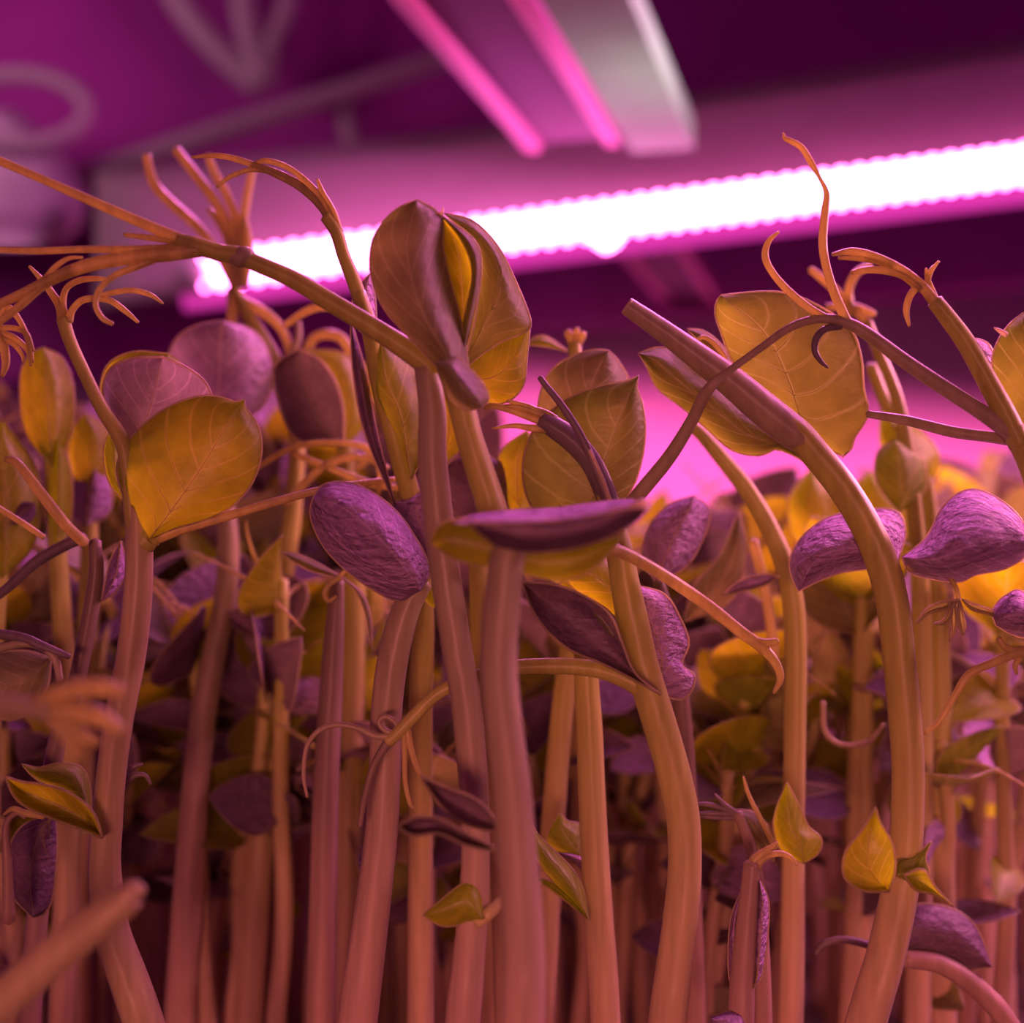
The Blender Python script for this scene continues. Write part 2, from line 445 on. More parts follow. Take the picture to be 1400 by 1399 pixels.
# beam running away over the tray: two pink lips with a dark channel between, grey strut beside it
HB = 1.32
PINKP = paint('pink_lip', (0.80, 0.17, 0.50), 0.5, 0, 0.05)
CHAN = paint('channel_purple', (0.11, 0.003, 0.10), 0.6, 0, 0.05)
GREYP = paint('grey_green_metal', (0.17, 0.52, 0.21), 0.6, 0.0, 0.12, 5)
dirv = Vector((1.31, 4.8, 0)).normalized(); sid = Vector((dirv.y, -dirv.x, 0))
p0 = Vector((-0.30, 3.2 - D, CAMH + HB))
def beam(name, label, s0, s1):
    root = empty(name, p0 + dirv * s0, label, 'beam')
    org = p0 + dirv * s0
    def bar(nm, u0, u1, z0, z1, mat):
        bb = MB(); A, B_ = p0 + dirv * s0, p0 + dirv * s1
        z = Vector((0, 0, 1))
        bb.box([A + sid * u0 + z * z0, A + sid * u1 + z * z0, A + sid * u1 + z * z1, A + sid * u0 + z * z1,
                B_ + sid * u0 + z * z0, B_ + sid * u1 + z * z0, B_ + sid * u1 + z * z1, B_ + sid * u0 + z * z1])
        ob = bb.build(nm, mat, root, org, False)
        mo = ob.modifiers.new('bevel', 'BEVEL'); mo.width = 0.008; mo.segments = 2
    bar('channel', 0.02, 0.31, 0.03, 0.07, CHAN)
    bar('lip', -0.02, 0.035, 0.0, 0.06, PINKP)
    bar('lip', 0.275, 0.33, 0.0, 0.06, PINKP)
    return root
beam('lamp_beam', 'purple channel beam with two pink lips slanting overhead in front of the reflector hood', -1.2, 1.42)
beam('lamp_beam', 'far channel beam with two faint pink lips showing below the glowing bar', 2.3, 5.0)
gs = empty('metal_strut', p0 + sid * 0.4, 'blurred grey green metal strut beside the purple channel beam', 'strut')
b = MB(); A, B_ = p0 + dirv * -1.2 + sid * 0.355, p0 + dirv * 1.52 + sid * 0.355; z = Vector((0, 0, 1))
b.box([A, A + sid * .2, A + sid * .2 + z * .06, A + z * .06, B_, B_ + sid * .2, B_ + sid * .2 + z * .06, B_ + z * .06])
b.build('strut_bar', GREYP, gs, p0 + sid * 0.4, False)
b = MB(); b.box([A + sid * .2, A + sid * .225, A + sid * .225 + z * .1, A + sid * .2 + z * .1, B_ + sid * .2, B_ + sid * .225, B_ + sid * .225 + z * .1, B_ + sid * .2 + z * .1])
b.build('strut_flange', GREYP, gs, p0 + sid * 0.4, False)
area('strut_fill_light', p0 + Vector((1.6, 0.2, -0.7)), p0 + dirv * 0.8 + sid * 0.5, 0.5, 0.5, 2.6, (0.95, 0.50, 0.9), 50)  # small fill added for the strut alone, no fixture behind it

# ceiling of the rack: dark boarding far above and behind
struct('ceiling', [(-9, -2, 6.2), (9, -2, 6.2), (9, YW, 6.2), (-9, YW, 6.2)], 0.15, DARKP)
b = MB(); b.slab([P(-900, 400, 5.4), P(2200, 20, 5.4), P(2200, -1100, 5.4), P(-900, -1100, 5.4)], -0.12)
sp = b.build('dark_void_panel', paint('void_panel_purple', (0.34, 0.02, 0.32), 0.8, 0, 0.25, 0.7), None, (0, 0, 0), False)  # purple sheet paints the dark void under the ceiling
tag(sp, 'purple panel painted for the dark void at the top of the view behind beam and hood', 'panel')
# upper left: rail, white plastic tub, hanging cables
b = MB(); b.tube([(*P(-60, 300, 4.9), 0.055), (*P(300, 180, 4.9), 0.055), (*P(700, 50, 4.9), 0.055)], 10)
tag(b.build('rack_rail', WHITE), 'thin blurred rack rail slanting up behind the hanging cables', 'rail')
tub = empty('plastic_tub', P(20, 330, 4.3), 'blurred pale plastic tub at the left edge above the tendrils', 'tub')
b = MB()
for (yy, xr, dd) in ((150, 20, 0), (185, 62, 0), (225, 96, 0), (270, 118, 0), (310, 112, 0), (338, 80, 0)):
    for (xx, d_) in ((-260, 4.3), (xr - 40, 4.25), (xr, 4.4), (xr - 10, 4.9), (-260, 4.9)): b.v.append(P(xx, yy, d_))
for i in range(5):
    for k in range(5): b.f.append((i * 5 + k, i * 5 + (k + 1) % 5, (i + 1) * 5 + (k + 1) % 5, (i + 1) * 5 + k))
b.f.append((0, 1, 2, 3, 4)); b.f.append((29, 28, 27, 26, 25))
b.build('tub_body', paint('tub_plastic', (0.60, 0.56, 0.60), 0.5), tub, P(20, 330, 4.3))
b = MB(); b.tube([(*P(-60 + 105 * math.cos(a) * .9 + 85, 150 + 48 * math.sin(a), 4.2), 0.04) for a in [k * 6.3 / 24 for k in range(25)]], 8)
b.build('tub_handle', WHITE, tub, P(20, 330, 4.3))
def cable(lbl, pts, r=0.04, d=5.0):
    b = MB(); b.tube(catmull([[*P(x, y, d), r] for x, y in pts], 8), 8)
    tag(b.build('cable', WHITE), lbl, 'cable')
cable('blurred grey cable dropping beside the top of the rack rail', [(325, -60), (335, 20), (350, 80), (365, 112)], 0.07)
cable('blurred grey cable bowing up and away right of the dropping one', [(365, 112), (372, 60), (390, 15), (405, -60)], 0.05)
cable('blurred grey cable running straight down the upper left', [(215, -60), (250, 10), (300, 70), (355, 118)], 0.07)
cable('short blurred grey cable hanging below the rack rail', [(470, 135), (475, 170), (490, 215), (500, 240)], 0.05)
#==SHOOTS==
# ------------------------------------------------------------------ A: round orange leaf, left
A = Shoot('pea shoot at left with big round orange leaf in front of a lavender leaf', 0.0)
A.stem([(188, 690, 13), (190, 735, 17), (190, 780, 18), (186, 840, 19), (177, 910, 19), (163, 980, 19), (152, 1060, 19), (146, 1130, 20), (143, 1190, 21), (152, 1270, 23), (176, 1340, 25), (203, 1420, 26)], STEMY)
A.tube([(188, 740, 13), (181, 700, 12), (176, 650, 11), (168, 605, 11), (140, 560, 9.5), (115, 510, 9), (95, 465, 9), (86, 436, 9.5)], STEM, 'petiole', 12, .04)
A.tube([(214, 742, 9), (205, 733, 16), (195, 745, 17)], STEM, 'node', 12)
A.leaf([(205, 737), (188, 712), (170, 680), (160, 645), (166, 618), (185, 592), (215, 566), (250, 548), (282, 541), (308, 545), (322, 551), (334, 547)],
       [(205, 737), (240, 722), (280, 711), (318, 692), (345, 660), (357, 625), (356, 592), (347, 572), (334, 556), (334, 547)],
       [(205, 737), (240, 690), (275, 640), (305, 590), (334, 547)], d=-0.04, dt=0.02, cup=0.03, mat=YELLOW, nv=3, n=30, m=20, label='large round orange leaf with a pointed tip')
A.leaf([(175, 612), (152, 575), (141, 535), (150, 505), (180, 490), (222, 488)], [(175, 612), (220, 600), (265, 580), (289, 552), (280, 522), (252, 501), (222, 488)],
       [(175, 612), (205, 560), (222, 488)], d=0.05, dt=.05, cup=-0.05, mat=LILAC, nv=2, label='round lavender leaf')
A.leaf([(175, 612), (148, 575), (138, 530), (150, 496), (185, 481), (230, 484)], [(175, 612), (215, 598), (250, 570), (262, 530), (250, 500), (230, 484)], d=0.12, mat=YELLOW, nv=2)
A.leaf([(170, 685), (150, 660), (142, 625), (146, 600), (153, 586)], [(170, 685), (169, 650), (166, 615), (160, 597), (153, 586)], d=0.04, mat=YELLOW, nv=2)
A.tube([(205, 738, 10), (250, 723, 7.5), (310, 706, 6.5), (370, 688, 6), (430, 672, 5.5, .04), (480, 663, 5, .1), (545, 655, 4, .15)], TEND, 'petiole')
A.tube([(86, 440, 8), (82, 420, 6.5), (72, 403, 5.5), (58, 384, 4.5), (40, 364, 2)])
A.tube([(88, 436, 6), (86, 412, 5), (92, 393, 4.5), (110, 383, 4.5), (135, 381, 3.5), (153, 383, 1.8)])
A.tube([(94, 440, 6), (99, 424, 5), (112, 411, 5), (132, 408, 4.5), (152, 412, 4.5), (172, 426, 4), (189, 441, 2)])
A.tube([(125, 409, 3), (150, 401, 4), (180, 397, 4), (205, 403, 3.5), (223, 415, 1.5)])
A.leaf([(140, 1146), (128, 1112), (97, 1085), (60, 1073), (30, 1069), (7, 1062)], [(140, 1146), (105, 1132), (70, 1119), (40, 1106), (20, 1090), (7, 1062)],
       d=-0.02, cup=-.03, mat=YELLOW, name='stipule', nv=2, label='pointed olive stipule')
A.leaf([(125, 1112), (122, 1072), (110, 1049), (80, 1044), (52, 1050), (30, 1045)], [(125, 1112), (92, 1090), (62, 1073), (46, 1062), (30, 1045)], d=0.03, mat=GREEN, name='stipule', nv=2)
A.tube([(60, 1116, 5), (35, 1112, 5), (18, 1106, 4), (5, 1114, 2)])
A.tube([(35, 1117, 4), (22, 1112, 4), (8, 1130, 5), (10, 1180, 7), (12, 1260, 9)], STEMD, 'petiole')
A.leaf([(75, 1112), (30, 1130), (10, 1170), (14, 1220), (45, 1255)], [(75, 1112), (78, 1160), (72, 1225), (60, 1250), (45, 1255)], d=.08, mat=DUSK, nv=2, label='dark drooping leaf')
A.tube([(160, 1095, 5, .03), (168, 1065, 5, .03), (180, 1050, 4, .03), (195, 1045, 2, .03)], TENDD)
A.tube([(166, 1080, 4, .03), (182, 1062, 4, .03), (198, 1060, 3, .03), (206, 1072, 2, .03)], TENDD)
A.tube([(158, 1085, 4, .03), (170, 1058, 3.5, .03), (186, 1045, 2, .03)], TENDD)

# ------------------------------------------------------------------ B: arching leafstalk with long tendrils
B = Shoot('tall pea shoot whose leafstalk arches left across the lamp and ends in long tendrils', -0.08)
B.stem([(583, 502, 16), (591, 560, 18), (591, 620, 19), (597, 690, 20), (604, 750, 20), (614, 820, 20), (625, 890, 20), (637, 960, 20), (644, 1030, 20), (649, 1100, 19), (650, 1170, 19), (647, 1240, 20), (640, 1320, 22), (632, 1400, 24)], STEMR)
B.tube([(590, 512, 16), (583, 498, 16), (558, 479, 15), (510, 448, 13.5), (455, 415, 13), (400, 382, 12), (355, 362, 11.5), (332, 352, 11.5), (322, 349, 12.5), (300, 345, 11.5), (270, 336, 11.5), (243, 328, 9)], STEM, 'petiole', 12, .04)
B.tube([(342, 355, 12), (334, 351, 14.5), (327, 352, 14), (318, 349, 11.5)], STEMR, 'node', 12)
B.tube([(275, 337, 8), (235, 322, 8), (190, 303, 7.5), (130, 277, 7), (60, 246, 6), (0, 220, 6), (-60, 195, 5)])
B.tube([(275, 341, 10), (230, 347, 11), (180, 352, 10), (120, 363, 9.5), (70, 382, 8), (30, 402, 7), (-30, 428, 5)])
B.tube([(100, 370, 7), (60, 390, 6.5), (30, 416, 6), (0, 440, 5), (-20, 456, 3)])
B.tube([(245, 339, 6), (180, 341, 5.5), (110, 341, 5), (50, 343, 5), (-20, 341, 4)])
B.tube([(232, 346, 6), (190, 363, 5.5), (155, 378, 4.5), (135, 398, 4.5), (131, 418, 4), (140, 435, 4), (154, 443, 3)])
B.tube([(58, 384, 4), (78, 363, 4), (95, 353, 3), (113, 352, 1.8)])
B.tube([(240, 330, 5), (205, 325, 4.5), (170, 321, 3)])
B.leaf([(662, 1258), (656, 1215), (640, 1205), (614, 1222), (579, 1252)], [(662, 1258), (640, 1263), (605, 1266), (579, 1252)], d=-0.12, mat=YELLOW, name='stipule', nv=2, label='small yellow stipule low on the stem')
B.tube([(652, 1262, 9, -.1), (672, 1246, 9, -.1), (692, 1225, 6, -.08)], STEM, 'petiole')

# ------------------------------------------------------------------ C: the folded leaf bud in the middle
Cs = Shoot('pea shoot in the middle with a tall folded bud of brown and yellow leaves', -0.1)
Cs.stem([(622, 520, 18), (630, 550, 18), (641, 595, 18), (655, 640, 19), (671, 690, 20), (684, 740, 20), (688, 790, 19, -.02), (680, 850, 19, .05), (676, 950, 19, .08), (682, 1050, 20, .1), (692, 1200, 22, .12), (700, 1400, 24, .12)], STEM)
Cs.leaf([(640, 560), (606, 512), (560, 462), (525, 422), (508, 378), (507, 338), (520, 308), (545, 284), (570, 274)],
        [(640, 560), (640, 500), (628, 430), (616, 385), (606, 340), (606, 304), (594, 286), (570, 274)],
        [(640, 560), (612, 490), (575, 420), (556, 340), (570, 274)], d=-.12, cup=.02, bulge=.04, mat=BROWN, nv=2, n=34, m=18, label='large folded brown leaf of the bud')
Cs.leaf([(632, 505), (646, 432), (657, 370), (640, 322), (608, 292)], [(632, 505), (680, 470), (722, 452), (725, 436), (705, 385), (680, 336), (646, 302), (608, 292)],
        [(632, 505), (660, 445), (684, 395), (668, 335), (608, 292)], d=-.04, dt=.0, cup=.03, mat=OLIVE, nv=4, ruf=.006, n=30, m=18, label='broad veined leaf of the bud')
Cs.leaf([(635, 508), (670, 474), (702, 455), (724, 448)], [(635, 508), (662, 548), (692, 550), (715, 528), (720, 490), (724, 448)], d=-.02, dt=.03, mat=YELLOW, nv=2, label='lower part of the broad leaf, painted yellow as lit through')  # same leaf in a brighter colour, painting the light shining through it
Cs.leaf([(634, 495), (614, 420), (605, 340), (605, 298)], [(634, 495), (650, 430), (652, 365), (638, 322), (605, 298)], d=-.05, cup=-.04, mat=YELLOW, nv=0, label='orange inner leaf of the bud')
Cs.leaf([(630, 500), (634, 440), (646, 375), (632, 330), (604, 294)], [(630, 500), (648, 435), (658, 365), (648, 328), (604, 294)], d=-.1, cup=.03, bulge=.02, mat=BROWN, nv=0, vr=1)
Cs.leaf([(596, 496), (622, 487), (642, 505), (660, 525), (668, 545), (657, 558)], [(596, 496), (604, 522), (618, 548), (638, 560), (657, 558)], d=-.17, cup=.03, bulge=.02, mat=BROWN, name='stipule', nv=0)
Cs.tube([(600, 300, 3), (604, 292, 2.5), (606, 284, 1)], RIM, 'leaf_tip')

# ------------------------------------------------------------------ F: the level leaf in front
F = Shoot('nearest pea shoot in the middle carrying one level purple leaf with a yellow underside', -0.3)
F.stem([(697, 752, 22), (692, 770, 24), (689, 800, 25), (684, 850, 25), (682, 920, 25), (690, 1000, 25), (700, 1080, 26), (705, 1150, 27), (712, 1230, 28), (716, 1310, 29), (715, 1400, 30)], STEMR)
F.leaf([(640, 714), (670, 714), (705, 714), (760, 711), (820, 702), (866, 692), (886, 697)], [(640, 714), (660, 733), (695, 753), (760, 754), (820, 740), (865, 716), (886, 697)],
       d=-.34, cup=-.0, bulge=.03, skew=.03, mat=DUSK, nv=0, n=30, m=16, wr=.002, label='shaded drooping face of the level leaf')  # darker copy of the waxy face paints its shade
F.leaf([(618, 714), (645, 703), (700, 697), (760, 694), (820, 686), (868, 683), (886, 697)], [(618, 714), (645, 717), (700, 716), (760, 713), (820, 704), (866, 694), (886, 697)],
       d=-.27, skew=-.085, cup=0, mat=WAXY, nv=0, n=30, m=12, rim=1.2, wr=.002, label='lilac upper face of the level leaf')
F.leaf([(589, 742), (597, 722), (618, 711), (660, 712), (720, 738), (790, 745), (850, 735)], [(589, 742), (618, 763), (655, 773), (700, 780), (760, 794), (800, 785), (830, 760), (850, 735)],
       [(589, 742), (620, 738), (660, 748), (710, 764), (780, 768), (850, 735)], d=-.28, cup=.02, mat=YELLOW, nv=2, n=30, m=14, label='yellow underside of the level leaf')
F.tube([(845, 712, 6), (868, 692, 6), (884, 688, 4.5), (880, 700, 3)], RIM, 'leaf_tip')
F.tube([(800, 752, 9, -.2), (835, 750, 9, -.12), (870, 765, 9, -.06), (920, 795, 9, 0), (970, 830, 9, .03), (1010, 862, 8.5, .05), (1040, 884, 8, .05), (1060, 906, 6.5, .05), (1067, 928, 5, .05), (1058, 948, 2.5, .05)], TEND)
F.tube([(1030, 876, 6, .05), (1046, 879, 6, .05), (1063, 877, 4.5, .05)], TEND)
F.leaf([(690, 1166), (650, 1145), (605, 1121), (570, 1117), (542, 1130)], [(690, 1166), (640, 1157), (600, 1140), (566, 1143), (542, 1130)], d=-.24, cup=-.03, mat=DUSK, name='stipule', nv=0, label='dusky curled stipule')
F.leaf([(692, 1140), (655, 1096), (610, 1076), (574, 1061)], [(692, 1140), (640, 1128), (602, 1101), (574, 1061)], d=-.2, cup=-.03, mat=DUSK, name='stipule', nv=0)

# ------------------------------------------------------------------ G: dark bundle of tendrils, right of the middle
G = Shoot('pea shoot right of the middle with a dark sheaf of tendrils before two brown leaves', 0.0)
G.stem([(818, 645, 11), (832, 692, 14), (845, 745, 18), (855, 800, 20), (865, 850, 22), (876, 900, 22), (888, 945, 23), (905, 1000, 23), (922, 1060, 23), (934, 1120, 23), (936, 1190, 23), (930, 1260, 24), (921, 1330, 25), (912, 1400, 26)], STEM)
G.tube([(838, 705, 14), (825, 668, 14), (808, 632, 14), (782, 602, 15), (757, 584, 14), (740, 575, 11)], TENDD, 'petiole', 12, .08)
for pts in ([(755, 582, 6), (725, 571, 5), (695, 560, 4.5), (672, 555, 4), (662, 559, 2.5)], [(760, 578, 6), (735, 565, 5), (710, 557, 4.5), (688, 555, 2)],
            [(765, 580, 6), (742, 566, 5), (722, 556, 4), (700, 550, 3), (693, 548, 1.5)], [(750, 588, 6), (725, 585, 5), (702, 582, 3.5), (672, 586, 1.5)],
            [(772, 585, 6), (755, 570, 5), (740, 562, 4), (728, 558, 2)], [(778, 590, 6), (760, 574, 5), (745, 566, 4), (732, 562, 2)]):
    G.tube(pts, TEND)
G.tube([(832, 690, 5, -.03), (814, 640, 5.5, -.03), (792, 592, 5.5, -.03), (766, 552, 5, -.03), (746, 527, 4.5, -.03), (738, 516, 4, -.03)], TENDD)
G.tube([(836, 690, 3, -.04), (822, 650, 2.5, -.04), (806, 615, 2, -.04)], RIM, 'ridge')
G.leaf([(800, 695), (760, 640), (738, 580), (738, 540), (755, 505), (785, 486), (815, 478), (832, 480)], [(800, 695), (850, 640), (866, 570), (860, 522), (847, 496), (832, 480)], d=.14, cup=.05, mat=BROWN, nv=3, label='olive leaf behind')
G.leaf([(800, 714), (738, 702), (718, 672), (715, 630), (727, 592), (750, 565), (785, 541), (825, 527), (855, 522), (873, 514)],
       [(800, 714), (840, 697), (864, 668), (877, 630), (882, 590), (878, 552), (870, 530), (873, 514)], [(800, 714), (822, 645), (848, 570), (873, 514)], d=.09, cup=.03, mat=OLIVE, nv=3, n=30, m=20, label='pointed olive leaf in front')
G.leaf([(718, 708), (688, 690), (677, 645), (690, 612), (720, 590)], [(718, 708), (736, 655), (732, 605), (720, 590)], d=.18, mat=YELLOW, nv=2)
G.tube([(783, 706, 5, .08), (770, 700, 4, .08), (764, 690, 1, .08)], RIM, 'leaf_tip')
G.leaf([(903, 950), (868, 920), (851, 880), (835, 842), (805, 818), (760, 800), (713, 796)], [(903, 950), (860, 926), (820, 906), (775, 886), (735, 846), (713, 796)],
       [(903, 950), (850, 905), (810, 870), (765, 835), (713, 796)], d=-.03, cup=-.03, mat=DUSK, nv=0, n=28, label='dark purple folded leaf')
G.leaf([(850, 880), (838, 842), (808, 820), (788, 815)], [(850, 880), (828, 872), (806, 845), (788, 815)], d=-.045, mat=BROWN, nv=0, name='fold_highlight')  # olive sheet paints the highlight on the fold
G.leaf([(903, 950), (884, 905), (874, 850), (866, 800)], [(903, 950), (936, 956), (951, 925), (931, 909), (942, 880), (930, 845), (908, 812), (866, 800)],
       [(903, 950), (905, 900), (890, 850), (866, 800)], d=.03, cup=.03, mat=WAXY, nv=4, ruf=.008, label='silvery leaf with a toothed edge')
G.leaf([(866, 855), (805, 822), (772, 790), (764, 772)], [(866, 855), (856, 792), (832, 760), (800, 762), (764, 772)], d=.06, mat=YELLOW, nv=2)
G.tube([(890, 950, 19), (866, 934, 14), (830, 919, 12), (790, 912, 11.5), (740, 911, 11), (690, 915, 10.5, 0), (640, 930, 10, 0), (600, 947, 9.5, 0), (570, 975, 9, 0), (548, 998, 9, 0), (530, 1015, 8, 0)], STEM, 'petiole', 12)
G.tube([(535, 1008, 7, 0), (512, 1045, 5, 0), (499, 1088, 4.5, 0), (492, 1130, 3, 0)], STEMD)
G.tube([(536, 1007, 5, 0), (512, 1006, 5, 0), (490, 996, 4, 0), (462, 991, 4, 0), (438, 998, 4, 0), (420, 1020, 3.5, 0), (415, 1060, 3, 0), (420, 1090, 2, 0)], STEMR)
G.tube([(540, 1004, 4, 0), (524, 997, 4, 0), (518, 986, 3.5, 0), (528, 980, 3.5, 0), (540, 988, 3, 0), (543, 998, 2, 0)], STEMR)
G.tube([(552, 995, 5, 0), (553, 1030, 4, 0), (554, 1070, 3.5, 0), (560, 1098, 3, 0), (566, 1106, 1.5, 0)], TEND)
G.tube([(556, 990, 5, 0), (562, 1025, 4.5, 0), (572, 1055, 3.5, 0), (582, 1070, 2, 0)], TEND)

# ------------------------------------------------------------------ H: straight stem between F and G
H = Shoot('straight stem with pointed stipules standing between the nearest shoot and the tendril sheaf shoot', 0.1)
H.stem([(800, 860, 15), (802, 935, 17), (806, 1000, 18), (809, 1080, 18.5), (813, 1160, 19), (818, 1240, 19.5), (824, 1320, 20), (828, 1400, 20.5)], STEM)
H.leaf([(806, 1258), (797, 1215), (780, 1186), (755, 1161), (735, 1141), (722, 1118)], [(806, 1258), (775, 1226), (748, 1196), (730, 1166), (722, 1118)], d=.04, cup=.03, mat=GREEN, name='stipule', nv=1, label='pointed yellow green stipule')
H.leaf([(802, 1255), (772, 1218), (746, 1203), (723, 1199)], [(802, 1255), (775, 1233), (750, 1214), (723, 1199)], d=.05, mat=YELLOW, name='stipule', nv=0)
H.leaf([(800, 1175), (762, 1167), (747, 1150), (755, 1128), (766, 1113)], [(800, 1175), (802, 1140), (792, 1127), (776, 1123), (766, 1113)], d=.13, mat=GREEN, name='stipule', nv=2)
H.leaf([(806, 1200), (785, 1180), (760, 1166)], [(806, 1200), (806, 1175), (785, 1166), (760, 1166)], d=.12, mat=WAXY, name='stipule', nv=0)
H.leaf([(800, 870), (768, 830), (770, 780), (790, 768)], [(800, 870), (825, 830), (815, 785), (790, 768)], d=.16, mat=YELLOW, nv=2)

# ------------------------------------------------------------------ J: left of the middle, purple wrinkled leaf
J = Shoot('pea shoot left of the middle with a drooping wrinkled purple leaf', 0.06)
J.stem([(575, 795, 17), (560, 822, 18), (545, 865, 20), (534, 920, 20.5), (528, 980, 20.5), (526, 1050, 21), (522, 1130, 21.5), (512, 1220, 23), (500, 1310, 25), (488, 1400, 27)], STEMR)
J.leaf([(575, 808), (588, 778), (562, 726), (535, 693), (500, 668), (465, 659), (440, 664), (428, 682)], [(575, 808), (546, 822), (500, 800), (458, 766), (434, 733), (424, 702), (428, 682)],
       [(575, 808), (545, 765), (505, 722), (465, 692), (428, 682)], d=-.0, dt=-.03, cup=.05, bulge=.05, mat=WAXY, nv=0, n=32, m=22, wr=.0025, label='wrinkled purple leaf')
J.leaf([(590, 775), (556, 722), (533, 692), (560, 680), (588, 668)], [(590, 775), (603, 730), (602, 690), (588, 668)], d=.1, mat=WAXY, nv=2, wr=.002)
J.leaf([(592, 800), (580, 815), (590, 830), (606, 826)], [(592, 800), (604, 805), (606, 826)], d=.1, mat=YELLOW, nv=0)

# ------------------------------------------------------------------ L: right hero
L_ = Shoot('thick pea shoot at right with a cut top stem and wrinkled purple leaves either side', 0.0)
L_.stem([(1068, 578, 20), (1090, 592, 20), (1116, 622, 20), (1150, 664, 20.5), (1182, 716, 21), (1206, 770, 22), (1221, 830, 22), (1229, 900, 22), (1236, 970, 22), (1241, 1040, 22), (1241, 1110, 22), (1237, 1165, 23), (1228, 1230, 25), (1210, 1310, 26), (1185, 1395, 27)], STEM, ridge=.07)
L_.tube([(1100, 602, 19), (1080, 588, 22), (1040, 556, 22), (1000, 522, 20), (960, 492, 17.5), (910, 455, 14.5), (858, 419, 12)], STEMR, 'cut_stem', 14, .05, cap=False)
c = P(858, 419, 0); b = MB()
ax = (P(858, 419, 0) - P(910, 455, 0)).normalized(); u = ax.orthogonal().normalized(); v = ax.cross(u)
b.tube([(*(c + (u * math.cos(a) + v * math.sin(a)) * .0095), .0030) for a in [k * 2 * math.pi / 20 for k in range(21)]], 6)
b.build('cut_end', CUT, L_.root, L_.o)
L_.leaf([(1098, 582), (1045, 548), (1006, 502), (985, 452), (978, 428), (980, 412), (986, 404)],
        [(1098, 582), (1122, 604), (1150, 624), (1164, 617), (1167, 600), (1180, 582), (1188, 562), (1181, 532), (1178, 490), (1164, 450), (1130, 424), (1082, 402), (1040, 399), (986, 404)],
        [(1098, 582), (1078, 520), (1045, 455), (986, 404)], d=.06, cup=.02, mat=OLIVE, nv=4, n=36, m=26, ruf=.006, label='broad olive leaf with pale forking veins')
L_.leaf([(1125, 648), (1082, 602), (1030, 562), (985, 527), (950, 505), (925, 480), (900, 475), (873, 483)], [(1125, 648), (1088, 624), (1060, 614), (1040, 623), (1000, 615), (960, 580), (930, 555), (898, 530), (884, 500), (873, 483)],
        d=.05, cup=.05, mat=OLIVE, nv=2, n=30, m=16, label='folded olive leaf under the cut stem')
L_.leaf([(1005, 505), (986, 472), (962, 453), (940, 450)], [(1005, 505), (978, 482), (956, 466), (940, 450)], d=.1, mat=BROWN, nv=0)
L_.tube([(1000, 510, 4, .08), (985, 480, 4, .08), (965, 462, 3.5, .08), (948, 466, 2, .08)])
L_.leaf([(1228, 766), (1238, 728), (1226, 699), (1182, 697), (1132, 708), (1096, 735), (1080, 765), (1083, 790), (1092, 808)], [(1228, 766), (1190, 777), (1150, 783), (1120, 794), (1107, 800), (1092, 808)],
        [(1228, 766), (1190, 752), (1145, 752), (1112, 770), (1092, 808)], d=.05, cup=.06, bulge=.05, mat=WAXY, nv=0, n=30, m=22, wr=.0022, label='wrinkled purple leaf left of the stem')
L_.leaf([(1234, 762), (1266, 736), (1285, 700), (1302, 680), (1326, 669), (1352, 675), (1382, 695), (1402, 720), (1410, 748)], [(1234, 762), (1242, 782), (1270, 791), (1310, 796), (1334, 786), (1370, 779), (1395, 766), (1410, 748)],
        [(1234, 762), (1280, 765), (1330, 745), (1375, 735), (1410, 748)], d=-.02, cup=.08, bulge=.06, mat=WAXY, nv=0, n=32, m=24, wr=.0025, label='wrinkled purple leaf right of the stem')
L_.leaf([(1216, 1219), (1180, 1218), (1156, 1202), (1152, 1180), (1160, 1158), (1176, 1138), (1188, 1120), (1197, 1104)], [(1216, 1219), (1224, 1190), (1222, 1160), (1213, 1140), (1204, 1125), (1197, 1104)],
        d=-.05, cup=-.03, bulge=.02, mat=YELLOW, name='stipule', nv=1, label='bright yellow stipule clasping the stem')
L_.leaf([(1226, 1197), (1228, 1177), (1250, 1171), (1263, 1161), (1273, 1151)], [(1226, 1197), (1246, 1207), (1270, 1197), (1265, 1172), (1273, 1151)], d=-.05, mat=GREEN, name='stipule', nv=0)
L_.leaf([(1236, 1197), (1262, 1189), (1280, 1214), (1304, 1240)], [(1236, 1197), (1252, 1217), (1276, 1223), (1304, 1240)], d=-.05, cup=-.03, mat=GREEN, name='stipule', nv=0)
L_.tube([(1240, 775, 5, .02), (1290, 785, 4, .03), (1305, 800, 3.5, .04), (1312, 820, 3, .04)], TEND, 'petiole')
for l, r in (([(1312, 820), (1288, 823), (1268, 832), (1253, 852)], [(1312, 820), (1295, 832), (1272, 838), (1253, 852)]),
             ([(1298, 822), (1294, 842), (1287, 850), (1277, 853)], [(1298, 822), (1301, 838), (1293, 852), (1277, 853)]),
             ([(1304, 822), (1299, 845), (1301, 862), (1298, 876)], [(1304, 822), (1308, 845), (1306, 862), (1298, 876)]),
             ([(1312, 822), (1310, 845), (1313, 860), (1317, 868)], [(1312, 822), (1317, 840), (1320, 855), (1317, 868)]),
             ([(1316, 820), (1335, 827), (1355, 834), (1374, 848)], [(1316, 820), (1330, 834), (1352, 840), (1374, 848)])):
    L_.leaf(l, r, d=.04, cup=-.01, mat=BROWN, name='leaflet', nv=0, n=10, m=6)

